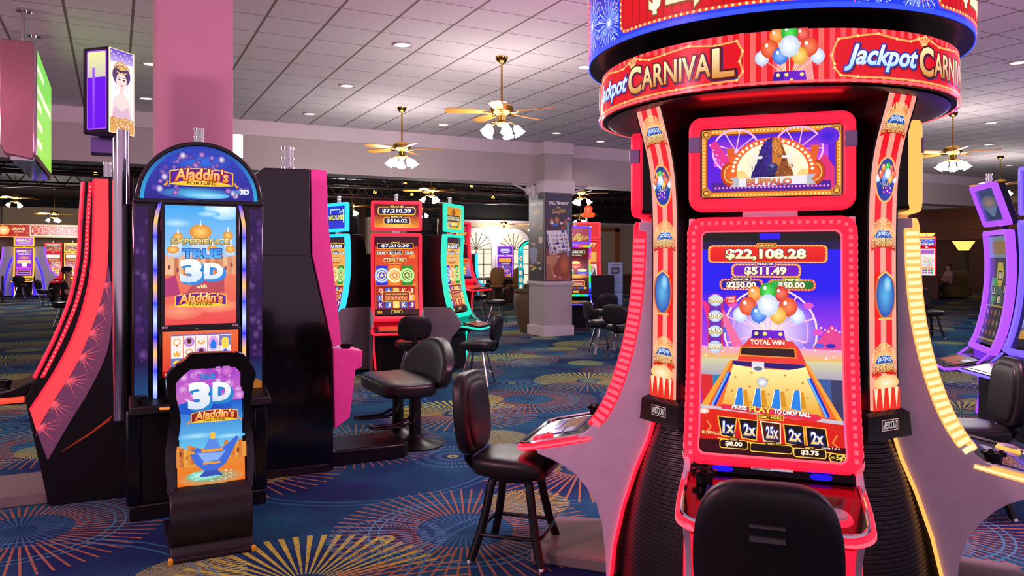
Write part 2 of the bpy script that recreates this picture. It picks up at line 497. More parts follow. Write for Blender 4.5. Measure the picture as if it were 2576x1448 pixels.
plaster = mat('painted_plaster', '#b3a8a8', 0.75, vary=0.05, scale=3, bump=0.2)
trim_paint = mat('pale_trim_paint', '#cfc3c8', 0.6, vary=0.04)
column_paint = mat('textured_column_paint', '#c298a4', 0.8, vary=0.06, scale=5, bump=0.3)
beige_wall = mat('beige_wall_paint', '#b5a488', 0.8, vary=0.06, scale=2)
brown_wall = mat('dark_brown_wall', '#5c4034', 0.7, vary=0.2, scale=2)
open_black = mat('black_open_ceiling', '#0c090b', 0.8, vary=0.3, scale=3)
oak = mat('orange_oak_blade', '#c58a3e', 0.4, vary=0.15, scale=6)


def struct(name, b, m, **kw): return tag(b.build(name, m, **kw), kind='structure')


CEIL, BY = 4.16, 14.5
struct('floor', MB().box(-40, 60, -8, 50, -0.1, 0), carpet(), smooth=0)
struct('ceiling', MB().box(-14, 24.2, -3, BY + 0.2, CEIL, CEIL + 0.1).box(24.2, 42, -3, 26, CEIL, CEIL + 0.1), tiles(), smooth=0)
# long dropped beam between the tiled bay and the open ceiling, with a pale trim under the tiles
struct('beam', MB().box(-14, 24.2, BY, BY + 0.55, 3.27, CEIL), plaster, smooth=0)
struct('beam', MB().box(23.65, 24.2, BY + 0.55, 26, 3.27, CEIL), plaster, smooth=0)
struct('trim_1', MB().box(-14, 24.2, BY - 0.025, BY, 3.89, CEIL - 0.002), trim_paint, smooth=0)
struct('trim_2', MB().box(24.2, 24.225, BY - 0.025, 26, 3.89, CEIL - 0.002), trim_paint, smooth=0)
struct('pillar', MB().box(0.29, 0.86, 6.62, 7.19, 0, CEIL), column_paint, bevel=0.008)
# pillar with the posters under the beam
px0, px1, py0, py1 = 8.13, 8.82, 14.22, 14.92
b_ = MB().box(px0, px1, py0, py1, 0, CEIL); struct('pillar', b_, plaster, bevel=0.01)
b_ = MB()
for g, z0, z1 in ((0.03, 0, 0.22), (0.035, 1.12, 1.17), (0.02, 1.09, 1.12), (0.045, 3.07, 3.33), (0.03, 3.9, CEIL - 0.002)): b_.box(px0 - g, px1 + g, py0 - g, py1 + g, z0, z1)
struct('trim_3', b_, trim_paint, bevel=0.006)
# open black ceiling of the rear hall and its walls
struct('ceiling_rear', MB().box(-20, 24.2, BY + 0.55, 46, 4.35, 4.45), open_black, smooth=0)
struct('wall_back', MB().box(9.0, 37.3, 30.0, 30.3, 0, 3.30), beige_wall, smooth=0)
struct('wall_back_upper', MB().box(9.0, 37.3, 30.02, 30.3, 3.30, 4.35), open_black, smooth=0)
struct('wall_far', MB().box(-14, 9.0, 40.5, 40.8, 0, 3.95), beige_wall, smooth=0)
struct('wall_far_upper', MB().box(-14, 9.0, 40.52, 40.8, 3.95, 4.35), open_black, smooth=0)
struct('wall_side', MB().box(9.0, 9.3, 30.3, 40.5, 0, 4.35), brown_wall, smooth=0)
struct('wall_right', MB().box(37.0, 37.3, -3, 34, 0, 2.55), brown_wall, smooth=0)
struct('wall_right_upper', MB().box(36.6, 37.3, -3, 34, 2.55, CEIL), mat('maroon_fascia', '#6d4438', 0.6, vary=0.2, scale=1), smooth=0)
struct('trim_4', MB().box(36.54, 36.6, -3, 34, 3.02, 3.08), brass, smooth=0)
# recessed downlights of the tiled bay, each with its own lamp
for i_, (x_, y_) in enumerate(DOWN):
    r_ = empty('downlight', (x_, y_, CEIL), 0, 'round recessed downlight set flush in the tiled ceiling', 'ceiling light', 'recessed downlights in the tiled ceiling')
    MB().lathe([(0.085, -0.001), (0.115, -0.004), (0.118, -0.012), (0.108, -0.016), (0.085, -0.004)]).build('trim_ring', trim_paint, r_)
    MB().lathe([(0.001, -0.003), (0.087, -0.003), (0.087, -0.006), (0.001, -0.007)]).build('lens', glow('downlight_lens', '#fff3dc', 2.2), r_)
    lamp('downlight_lamp', 'SPOT', (0, 0, -0.05), 20, (1.0, 0.86, 0.80), 0.08, parent=r_)
# ---------------------------------------------------------------- the round four-sided installation on the right
def interp(tab, x):
    for (a, b), (c, d) in zip(tab, tab[1:]):
        if (x - a) * (x - c) <= 0 and a != c:
            return b + (d - b) * (x - a) / (c - a)
    return tab[0][1] if abs(x - tab[0][0]) < abs(x - tab[-1][0]) else tab[-1][1]


def smooth_tab(tab, step=0.02):
    """Catmull-Rom resampling of (key, value) pairs"""
    T = sorted(tab); out = []
    for i in range(len(T) - 1):
        p0, p1, p2, p3 = T[max(0, i - 1)], T[i], T[i + 1], T[min(len(T) - 1, i + 2)]
        n = max(1, int((p2[0] - p1[0]) / step))
        m1 = (p2[1] - p0[1]) / (p2[0] - p0[0]) * (p2[0] - p1[0]); m2 = (p3[1] - p1[1]) / (p3[0] - p1[0]) * (p2[0] - p1[0])
        for k in range(n):
            t = k / n; h = (2 * t ** 3 - 3 * t * t + 1, t ** 3 - 2 * t * t + t, -2 * t ** 3 + 3 * t * t, t ** 3 - t * t)
            out.append((p1[0] + (p2[0] - p1[0]) * t, h[0] * p1[1] + h[1] * m1 + h[2] * p2[1] + h[3] * m2))
    return out + [T[-1]]


FACE = smooth_tab([(0.70, 0.997), (0.79, 0.889), (0.94, 0.794), (1.152, 0.72), (1.363, 0.674), (1.57, 0.651), (1.865, 0.640)])


def face_map(tab, yoff=0.0):
    """surface of a curved upright screen: u across (metres), z up, h out of the face"""
    def M(u, z, h):
        r = interp(tab, z); dr = (interp(tab, z + 0.004) - interp(tab, z - 0.004)) / 0.008; L = math.hypot(1, dr)
        return (u, -(r + h / L) + yoff, z - h * dr / L)
    return M


CC = (3.136, 3.057, 0)


def balloons(a, cx, cy, s):
    """bunch of plain party balloons on strings, over a purple gift bag with yellow dots"""
    for dx, dy, c in ((-72, 14, '#f4f8ff'), (-52, -14, '#ff6a3c'), (-26, 20, '#ff6a3c'), (0, -44, '#2fd03a'), (26, 22, '#f4f8ff'), (52, -14, '#ff6a3c'), (74, 16, '#f4f8ff'), (0, -6, '#ffffff'), (-34, -46, '#ff9a30'), (34, -46, '#e02a2a')):
        a.line([(cx + dx * s, cy + dy * s), (cx + dx * s * 0.2, cy + 62 * s)], 1.6 * s, '#fff0c0')
    for dx, dy, r, c, d in ((-72, 14, 19, '#ffffff', '#b8cdf0'), (74, 16, 19, '#ffffff', '#b8cdf0'), (-34, -46, 19, '#ffc070', '#e87a18'), (34, -46, 19, '#ff7a6a', '#c81c1c'), (0, -52, 22, '#58ea60', '#0f9a20'), (-52, -10, 23, '#ff8a5a', '#d8401c'), (52, -10, 23, '#ff8a5a', '#d8401c'), (-24, 12, 21, '#8ac0ff', '#2a68d8'), (26, 14, 21, '#ffe080', '#e0a020'), (0, -14, 27, '#ffffff', '#c0d0ec')):
        a.spot(cx + dx * s, cy + dy * s, r * s, r * 1.14 * s, c, d, 18); a.poly([(cx + (dx - 4) * s, cy + (dy + r * 1.26) * s), (cx + (dx + 4) * s, cy + (dy + r * 1.26) * s), (cx + dx * s, cy + (dy + r * 1.05) * s)], d); a.ell(cx + (dx - r * .35) * s, cy + (dy - r * .45) * s, r * .2 * s, r * .26 * s, '#ffffff', 8)
    a.poly([(cx - 40 * s, cy + 56 * s), (cx + 40 * s, cy + 56 * s), (cx + 48 * s, cy + 102 * s), (cx - 48 * s, cy + 102 * s)], '#6a18c8'); a.poly([(cx - 40 * s, cy + 56 * s), (cx - 14 * s, cy + 56 * s), (cx - 18 * s, cy + 102 * s), (cx - 48 * s, cy + 102 * s)], '#3f10a0')
    a.dots([(cx - 30 * s, cy + 66 * s), (cx + 5 * s, cy + 82 * s), (cx + 32 * s, cy + 66 * s), (cx - 8 * s, cy + 66 * s), (cx + 26 * s, cy + 92 * s), (cx - 24 * s, cy + 90 * s)], 5.5 * s, '#ffe66a')


def carnival_logo(a, cx, cy, w):
    """small Jackpot CARNIVAL sunburst"""
    s = w / 100
    a.rays(cx, cy, 8 * s, 46 * s, 26, '#ffd98a', 0.5, 180, 360); a.spot(cx, cy, 40 * s, 28 * s, '#fff3c0', '#f7a860')
    a.poly([(cx - 36 * s, cy + 4 * s), (cx - 20 * s, cy - 14 * s), (cx + 20 * s, cy - 14 * s), (cx + 36 * s, cy + 4 * s)], '#2458b8')
    a.text('Jackpot', cx - 26 * s, cy - 16 * s, cx + 26 * s, cy + 2 * s, '#d8ecff', '#1a3fa0', 0.07, 0.02, 0.25, arch=4 * s)
    a.poly([(cx - 46 * s, cy + 26 * s)] + [(cx - 46 * s + 92 * s * i / 10, cy + 30 * s + 10 * s * (1 - (i / 5 - 1) ** 2) * -1 + 8 * s) for i in range(11)] + [(cx + 46 * s, cy + 26 * s)], '#e01a1a')
    a.text('CARNIVAL', cx - 46 * s, cy + 4 * s, cx + 46 * s, cy + 26 * s, lg(cy + 2 * s, '#fff0a8', cy + 28 * s, '#e88a2a'), '#5a1410', 0.05, 0.02, arch=5 * s)


def scroll(a, pts, w, c0='#e2b45c'):
    a.line(pts, w, c0); a.dots(pts, w * 0.9, '#f4d488', 7)


def bulbs(a, x0, y0, x1, y1, r, step, d, col='#fff0a0'):
    P = rrect(x0, x1, y0, y1, r, 4, 1); P = P + P[:1]; pts = []; acc = 0
    for (ax, ay), (bx, by) in zip(P, P[1:]):
        L = math.hypot(bx - ax, by - ay); t = step - acc
        while t <= L: pts.append((ax + (bx - ax) * t / L, ay + (by - ay) * t / L)); t += step
        acc = L - (t - step)
    return a.dots(pts, d, col, 6)


# ---- round sign: upper drum with the money band, lower drum with the name band, four striped posts, core
tower = empty('jackpot_sign_tower', CC, math.radians(-45), 'round two-tiered sign tower with red name band and blue money band on four striped posts', 'sign')
NS = 96
b_ = MB().lathe([(0.30, 2.425), (0.885, 2.425), (0.885, 2.655), (0.70, 2.66), (0.70, 2.72), (0.30, 2.72)], n=NS); b_.build('lower_drum', black_satin, tower)
MB().lathe([(0.30, 2.72), (0.958, 2.72), (0.958, 3.10), (0.30, 3.10)], n=NS).build('upper_drum', black_satin, tower)
MB().lathe([(0.52, 0.0), (0.52, 2.425), (0.45, 2.43), (0.45, 3.09)], n=8).build('core', black_satin, tower)
MB().cyl((0, 0, 3.10), (0, 0, 3.30), 0.2, 0.2, 24).build('top_collar', black_satin, tower)
MB().lathe([(0.56, 2.418), (0.60, 2.41), (0.84, 2.41), (0.86, 2.418), (0.84, 2.4245), (0.58, 2.4245)], n=64).build('underside_ring', mat('dark_grey_soffit', '#3b3439', 0.3), tower)


def band_map(R, z0, z1, phi0, phi1):
    def M(u, v, h):
        f = math.radians(phi0 + (phi1 - phi0) * u); return ((R + h) * math.sin(f), -(R + h) * math.cos(f), z0 + (z1 - z0) * v)
    return M


# name band: one 90 degree repeat is drawn in tenths of a degree, four round the drum
for q in range(4):
    a = Art(0, 0, 900, 148); W = 900
    for i in range(30): a.rect(i * 30, 0, i * 30 + 15, 148, '#e8141e'); a.rect(i * 30 + 15, 0, i * 30 + 30, 148, '#f8505a' if i % 3 else '#f06a62')
    sign = [(238, 76), (246, 30), (300, 20), (360, 12), (420, 22), (500, 14), (560, 8), (640, 20), (720, 14), (800, 24), (880, 18), (898, 66), (896, 110), (882, 130), (250, 130)]
    a.poly(sign, '#e0101c')
    scroll(a, [(236, 100), (228, 76), (246, 32), (300, 22), (360, 14), (420, 24), (470, 26), (500, 16), (530, 6), (560, 16), (600, 26), (660, 22), (740, 14), (820, 26), (880, 20), (896, 50), (888, 78), (897, 108), (880, 130), (700, 134), (480, 134), (300, 134), (252, 130), (236, 110)], 5)
    for dx in (-24, -12, 0, 12, 24): a.line([(522, 40), (522 + dx, 10)], 4, '#f0cc80')
    a.text('Jackpot', 262, 44, 496, 118, lg(44, '#ffffff', 110, '#a8d8f4'), '#1438b0', 0.055, 0.03, 0.35, drop=(3, 4), dcol='#7a0a10')
    a.text('C', 502, 34, 566, 118, lg(34, '#fff2b8', 118, '#d8862c'), '#58140c', 0.05, 0.03, drop=(3, 3), dcol='#10206a')
    a.text('ARNIVA', 568, 44, 808, 112, lg(44, '#fff2b8', 112, '#d8862c'), '#58140c', 0.05, 0.02, drop=(3, 3), dcol='#10206a')
    a.text('L', 812, 34, 874, 118, lg(34, '#fff2b8', 118, '#d8862c'), '#58140c', 0.05, 0.03, drop=(3, 3), dcol='#10206a')
    a.rect(0, 0, 0.1, 148, '#e8141e')
    for k in range(3): a.poly([(90 + k * 25, 0), (115 + k * 25, 0), (122 + k * 30, 148), (84 + k * 22, 148)], '#f49a94' if k % 2 == 0 else '#ee2a30')
    balloons(a, 118, 62, 0.98)
    a.rect(0, 142, 900, 148, '#f06a70')
    a.build('name_band', band_map(0.888, 2.425, 2.655, -7 + 90 * q - 0, -7 + 90 * q + 90), tower, cu=90)
random.seed(4)
for q in range(4):
    a = Art(0, 0, 900, 220, lg(0, '#1414a8', 220, '#1a3cf0'))
    for i in range(26):
        x, y = random.uniform(660, 895), random.uniform(10, 210); a.spot(x, y, random.uniform(8, 34), random.uniform(8, 26), random.choice(['#5a8cff', '#3a5cff', '#7a9cff', '#2a30d8']), '#1a34d0', 9)
    for fx, fy in ((845, 150), (700, 120)):
        a.rays(fx, fy, 6, 60, 34, '#9cc4ff', 0.14); a.rays(fx, fy, 10, 84, 21, '#e8f2ff', 0.1); a.spot(fx, fy, 16, 16, '#ffffff', '#6a9cff')
    a.dots([(random.uniform(655, 898), random.uniform(6, 214)) for _ in range(120)], 2.0, '#ffffff', 5); a.dots([(random.uniform(655, 898), random.uniform(6, 214)) for _ in range(40)], 2.6, '#ff60b8', 5)
    a.rect(0, 208, 900, 220, '#3a58f8')
    a.rr(8, 14, 650, 200, 26, '#f04a20'); a.rr(16, 22, 642, 192, 22, '#c80c14'); a.rr(24, 30, 634, 184, 18, lg(30, '#f01018', 184, '#d80a12'))
    for i in range(20): a.rect(60 + i * 28, 30, 66 + i * 28, 184, '#b80a10')
    bulbs(a, 12, 18, 646, 196, 24, 17, 4.2, '#ffe2a0')
    a.text('$', 128, 92, 168, 178, '#fff6d8', '#8a4a10', 0.05, 0.05)
    a.text('22,108.28', 184, 46, 508, 184, lg(46, '#ffffff', 184, '#ffe6b0'), '#8a4a10', 0.045, 0.05)
    a.build('money_band', band_map(0.961, 2.72, 3.10, -46 + 90 * q, 44 + 90 * q), tower, cu=90)

POST = smooth_tab([(0.97, 0.705), (1.3, 0.70), (1.9, 0.70), (2.15, 0.725), (2.42, 0.805)])
D45 = math.sqrt(0.5)


def post_map(q, off=0.0):
    """q: which diagonal; u across -0.095..0.095 and z"""
    ca, sa = math.cos(PI / 4 + q * PI / 2), math.sin(PI / 4 + q * PI / 2)
    def M(u, z, h):
        r = interp(POST, z) + h + off; return (r * -sa + u * ca, r * -ca - u * sa, z)
    return M


for q in range(4):
    M = post_map(q); zs = [0.97 + 1.45 * i / 24 for i in range(25)]
    MB().slab([[M(-0.105, z, 0), M(0.105, z, 0)] for z in zs], lambda p: (p.x * 0.72, p.y * 0.72, p.z)).build('post', black_satin, tower)
    a = Art(0, 0, 100, 742, '#f0a08c', eps=0.0002)
    a.rect(20, 0, 42, 742, '#ee1420'); a.rect(62, 0, 84, 742, '#ee1420')
    for cy in (62, 330, 628): carnival_logo(a, 51, cy, 96)
    a.ell(50, 196, 38, 56, '#f0b060'); a.ell(50, 196, 33, 50, '#1c3c9a'); balloons(a, 50, 188, 0.42)
    a.ell(50, 470, 38, 58, '#c86a28'); a.spot(50, 470, 33, 52, '#58b4e8', '#1848a8', 24); a.spot(58, 446, 14, 20, '#a8e0f8', '#4aa4e0')
    a.line([(22, 430), (50, 414), (78, 430)], 5, '#f0b868'); a.line([(24, 526), (76, 526)], 5, '#f0b868')
    a.spot(50, 678, 46, 20, '#fff0c8', '#f4b868')
    a.rect(0, 690, 100, 742, '#e83020')
    for i in range(4): a.poly([(4 + i * 25, 690), (18 + i * 25, 690), (11 + i * 25, 740)], '#fce0b8')
    a.build('post_screen', lambda u, v, h, M=M: M((u - 0.5) * 0.186, 0.985 + 1.43 * v, h), tower, cv=60)
    # cap with the nameplate and ribbed skirt bulging down to the floor
    ca, sa = math.cos(PI / 4 + q * PI / 2), math.sin(PI / 4 + q * PI / 2)
    def W3(u, r, z, ca=ca, sa=sa): return (r * -sa + u * ca, r * -ca - u * sa, z)
    b = MB(); b.slab([[W3(-0.15, 0.742, 0.858), W3(0.15, 0.742, 0.858)], [W3(-0.15, 0.738, 0.872), W3(0.15, 0.738, 0.872)], [W3(-0.14, 0.735, 0.965), W3(0.14, 0.735, 0.965)], [W3(-0.12, 0.70, 0.985), W3(0.12, 0.70, 0.985)]], lambda p: (p.x * (0.75 if p.z > 0.86 else 0.985), p.y * (0.75 if p.z > 0.86 else 0.985), p.z)); b.build('post_foot', black_satin, tower)
    a = Art(0, 0, 120, 50, '#d8a0a0'); a.rect(3, 3, 117, 47, '#14080c'); a.text('ARISTOCRAT', 8, 8, 112, 42, '#f0dede', bold=0.0)
    a.build('nameplate', lambda u, v, h, W3=W3: W3(-0.055 + 0.11 * u, 0.737 + h, 0.895 + 0.05 * v), tower)
    MB().slab([[W3(-0.13, 0.728, 0.868), W3(0.13, 0.728, 0.868)], [W3(-0.13, 0.728, 0.863), W3(0.13, 0.728, 0.863)]], lambda p: (p.x * 0.985, p.y * 0.985, p.z)).build('skirt_light', glow('cool_white_strip', '#dff4ff', 14.0), tower)
    SK = smooth_tab([(0.0, 0.83), (0.3, 0.815), (0.6, 0.765), (0.86, 0.695)]); SW = smooth_tab([(0.0, 0.33), (0.35, 0.29), (0.6, 0.235), (0.86, 0.15)])
    rows = []
    for i in range(173):
        z = 0.86 * i / 172; r = interp(SK, z) + (0.004 if i % 4 < 2 else -0.004); w = interp(SW, z)
        rows.append([W3(w * t, r - 0.10 * t * t, z) for t in [k / 6 - 1 for k in range(13)]])
    MB().slab(rows, lambda p: (p.x * 0.9, p.y * 0.9, p.z)).build('ribbed_skirt', mat('ribbed_black_plastic', '#211d20', 0.38), tower, smooth=0)


# ---- artwork of the main screen, in the photograph's own pixels
def art_main():
    a = Art(1765, 600, 2125, 1185, '#1a10e8')
    a.rect(1765, 600, 2125, 622, '#161048')
    a.rect(1765, 740, 2125, 930, lg(740, '#1c10e4', 930, '#c040e0'))
    a.spot(1945, 850, 130, 100, '#ffe8f4', '#7a38e8', 30)
    for i in range(10):  # big wheel
        an = math.radians(18 + 36 * i); a.line([(1945, 850), (1945 + 118 * math.cos(an), 850 + 118 * math.sin(an))], 4, '#f4c0e0')
    a.arc(1945, 850, 122, 122, 5, '#ffd8d0'); a.arc(1945, 850, 98, 98, 3, '#f0b0e8')
    for i in range(10):
        an = math.radians(36 * i); a.ell(1945 + 122 * math.cos(an), 850 + 122 * math.sin(an), 13, 9, ['#e050c0', '#3a9a90', '#5060e0'][i % 3])
    for x0, x1, c in ((1765, 1800, '#e82a80'), (1800, 1850, '#f06aa0')): a.poly([(x0, 770), (x0 + 10, 770), (x1 + 30, 900), (x1, 900)], c)
    a.poly([(2062, 880), (2100, 828), (2125, 860), (2125, 900), (2050, 900)], '#e0408c'); a.dots([(2075 + 9 * i, 838 + 5 * (i % 3)) for i in range(6)], 3, '#ffd0f0')
    for i, c in enumerate(('#8a6ae0', '#4858e0', '#2a20b0')): a.ell(2042 + i * 28, 886, 12, 6, c)
    a.rect(1765, 896, 2125, 928, lg(896, '#f0a0c8', 928, '#e8b858')); a.rect(1765, 928, 2125, 975, lg(928, '#d8d0a0', 975, '#a8a0b8'))
    for k in range(40): a.dots([(random.uniform(1768, 2122), random.uniform(896, 926))], random.uniform(2, 4), random.choice(['#fff0b0', '#ffb0e0', '#ffe0f0']), 6)
    for i in range(12): a.poly([(1765 + 30 * i, 975), (1795 + 30 * i, 975), (1800 + 30 * i, 1080), (1770 + 30 * i, 1080)], ['#d82a30', '#2a80b0', '#3a5a9a', '#383a60'][i % 4])
    # prize plaques
    def plaque(x0, y0, x1, y1, rim, face, name, ncol, money, mb):
        a.rr(x0, y0, x1, y1, 12, rim); a.rr(x0 + 6, y0 + 5, x1 - 6, y1 - 5, 9, face); bulbs(a, x0 + 3, y0 + 2.5, x1 - 3, y1 - 2.5, 10, 8.5, 1.9, '#fff0b8')
        cx = (x0 + x1) / 2; w = len(name) * 4.6 + 4
        a.rr(cx - w, y0 - 6, cx + w, y0 + 9, 6, '#f0a828'); a.rr(cx - w + 2, y0 - 4, cx + w - 2, y0 + 7, 5, ncol)
        a.text(name, cx - w + 5, y0 - 2, cx + w - 5, y0 + 5, '#ffe8a0', bold=0.03)
        a.text(money, *mb, lg(mb[1], '#ffffff', mb[3], '#ffe090'), '#6a3a10', 0.05, 0.045)
    plaque(1781, 610, 2092, 661, '#f08a20', lg(612, '#f0281c', 660, '#d80c14'), 'GRAND', '#b03a10', '$22,108.28', (1828, 621, 2038, 654))
    plaque(1844, 663, 2025, 702, '#f08a30', '#6a10c8', 'MAJOR', '#5a10a0', '$511.49', (1879, 671, 1988, 697))
    plaque(1812, 706, 1928, 738, '#f05030', '#1410a0', 'MINOR', '#1a2a90', '$250.00', (1831, 714, 1909, 734))
    plaque(1940, 706, 2062, 738, '#f05030', lg(1950, '#1cb040', 2060, '#0c6a28', 0), 'MINI', '#0c7030', '$50.00', (1966, 714, 2034, 734))
    # balloon bunch in the middle
    balloons(a, 1940, 793, 1.0)
    # prize ladder
    a.rr(1782, 750, 1822, 905, 19, '#e02038'); a.rr(1786, 754, 1818, 900, 16, '#6a28b0')
    for y, t in ((768, '10000'), (813, '5000'), (856, '2500'), (899, '50000')):
        a.spot(1802, y, 18, 17, '#ffffff', '#a8c8f0'); a.text(t, 1783, y - 9, 1822, y + 7, lg(y - 8, '#ffffff', y + 8, '#ffd048'), '#4a3a20', 0.045, 0.04)
    a.poly([(1823, 769), (1832, 757), (1856, 753), (1858, 774), (1834, 780)], '#e02a2a'); a.text('CURRENT', 1830, 758, 1855, 765, '#ffffff', tilt=-0.1); a.text('PRIZE', 1836, 767, 1853, 773, '#ffffff', tilt=-0.1)
    # ball game
    a.poly([(1888, 878), (2002, 878), (2018, 896), (2040, 946), (1858, 946), (1872, 896)], '#e83a30'); a.rr(1889, 872, 1986, 892, 5, '#d83038')
    a.text('TOTAL WIN', 1894, 876, 1982, 889, '#fff4d0', bold=0.035)
    a.poly([(1868, 896), (2010, 896), (2012, 924), (1864, 922)], '#f08a20'); a.poly([(1872, 899), (2006, 899), (2008, 921), (1869, 918)], '#2a1418')
    a.poly([(1842, 934), (2042, 940), (2122, 1082), (1767, 1058)], '#e8401c'); a.poly([(1852, 934), (2032, 940), (2104, 1076), (1790, 1058)], '#f06a28')
    a.poly([(1842, 934), (1850, 934), (1786, 1060), (1768, 1058)], '#f8a038'); a.poly([(2042, 940), (2034, 940), (2106, 1078), (2122, 1082)], '#f8a038')
    a.poly([(1848, 936), (2032, 940), (2028, 956), (1850, 948)], '#2a1470')
    a.poly([(1850, 946), (1900, 954), (1990, 956), (2036, 946), (2072, 1070), (1822, 1054)], lg(950, '#fff0a0', 1066, '#e8a428'))
    for (x, y) in ((1856, 980), (1898, 967), (1982, 970), (2026, 988), (1938, 985), (1893, 1004), (1988, 1008), (2038, 1026), (1847, 1018), (1941, 1022), (1895, 1045)):
        a.poly([(x + (5 if i % 2 == 0 else 2.2) * math.cos(math.radians(-90 + 36 * i)), y + (4 if i % 2 == 0 else 1.8) * math.sin(math.radians(-90 + 36 * i))) for i in range(10)], '#d87a28')
    for x, w in ((1862, 16), (1908, 16), (1956, 16), (2004, 18)):
        a.poly([(x + 12, 1014), (x + 24, 1012), (x + 30, 1054), (x + 16, 1054)], '#d89020'); a.poly([(x, 1008), (x + w - 2, 1008), (x + w, 1060), (x - 10, 1056)], '#eaf4ff'); a.poly([(x + 2, 1008), (x + w - 4, 1008), (x + w - 2, 1060), (x - 8, 1056)], '#2a80e0')
    for q in ((1840, 968, 1800, 1058), (2042, 976, 2086, 1074)): a.line([(q[0], q[1]), (q[2], q[3])], 12, '#1a30c8'); a.line([(q[0] - 3, q[1]), (q[2] - 3, q[3])], 5, '#68b8ff')
    a.rect(1898, 936, 1930, 955, '#d8d8e4'); a.ell(1914, 955, 16, 8, '#f0f0f8'); a.ell(1914, 955, 12, 6, '#6a6a80')
    a.spot(1925, 991, 14, 14, '#ffffff', '#b0b0c0')
    a.poly([(1767, 1058), (2122, 1080), (2122, 1096), (1767, 1068)], '#c8c0c8')
    a.poly([(1767, 1066), (2122, 1090), (2122, 1185), (1767, 1160)], lg(1070, '#e02a18', 1170, '#c81410'))
    a.spot(1776, 1074, 14, 8, '#ffffff', '#f0a080')
    a.poly([(1828, 1052), (2060, 1066), (2070, 1078), (2056, 1086), (1822, 1066), (1818, 1058)], '#e03048'); a.line([(1828, 1053), (2060, 1067)], 2, '#f0a040')
    a.text('PRESS', 1848, 1055, 1886, 1066, '#ffffff', '#7a0a20', 0.05, 0.04, tilt=0.05); a.text('PLAY', 1892, 1055, 1948, 1071, '#ffd85a', '#7a2a10', 0.05, 0.04, tilt=0.05); a.text('TO DROP BALL', 1954, 1061, 2044, 1074, '#ffffff', '#7a0a20', 0.05, 0.04, tilt=0.05)
    a.rect(1911, 1075, 1978, 1089, '#ffb030'); a.rect(1913, 1077, 1976, 1087, '#7a1a08'); a.text('DEMO MODE', 1916, 1078.5, 1973, 1085.5, '#ffe860', bold=0.02)
    for x, t, hot in ((1814, '1x', 0), (1867, '2x', 0), (1923, '25x', 1), (1979, '2x', 0), (2032, '2x', 0)):
        y = 1088 + (x - 1814) * 0.062; sk = (1945 - x) * 0.06
        a.poly([(x - 3 - 1, y - 3), (x + 48, y), (x + 49 - sk, y + 52), (x + 3 + sk * .5, y + 48)], '#ffb838' if not hot else '#fff0c0'); a.poly([(x, y), (x + 45, y + 2), (x + 46 - sk, y + 49), (x + 6 + sk * .5, y + 45)], '#181018' if not hot else '#4a1c10')
        a.text(t, x + 11, y + 10, x + 41, y + 40, lg(y + 10, '#ffffff', y + 40, '#ffc860'), '#1c40a0', 0.06, 0.03)
    a.line([(1784, 1100), (1796, 1116), (1782, 1128)], 4, '#f08040'); a.line([(2106, 1116), (2094, 1136), (2108, 1148)], 4, '#f08040')
    a.rect(1765, 1146, 2125, 1185, '#38080c'); a.line([(1812, 1142), (2125, 1162)], 2, '#ffd040')
    a.text('BUFFALO', 1772, 1126, 1822, 1134, '#ffd080', '#8a2010', 0.04, 0.03)
    for x0, x1, y, nm, v in ((1818, 1890, 1144, 'CREDIT', '$0.00'), (1894, 1998, 1148, 'WIN', ''), (2000, 2078, 1153, 'BET', '$3.75')):
        a.rr(x0, y, x1, y + 22, 6, '#ffd040'); a.rr(x0 + 2, y + 2, x1 - 2, y + 20, 5, '#1c1010'); cx = (x0 + x1) / 2
        a.rr(cx - 13, y - 5, cx + 13, y + 5, 3, '#3a2010'); a.text(nm, cx - 10, y - 3, cx + 10, y + 2, '#ffd878', bold=0.02)
        if v: a.text(v, cx - 21, y + 5, cx + 21, y + 17, '#ffffff', '#c89020', 0.035, 0.03)
    a.poly([(2082, 1168), (2088, 1160), (2118, 1162), (2124, 1170), (2118, 1182), (2086, 1180)], '#ffd040'); a.poly([(2085, 1168), (2090, 1162), (2116, 1164), (2121, 1170), (2116, 1180), (2088, 1178)], '#1c1010')
    a.text('5¢', 2100, 1164, 2118, 1178, '#ffe060', bold=0.03); a.rect(2088, 1168, 2098, 1173, '#b09030')
    a.text('Game 1 of 6', 2068, 1146, 2110, 1152, '#ffffff')
    return a


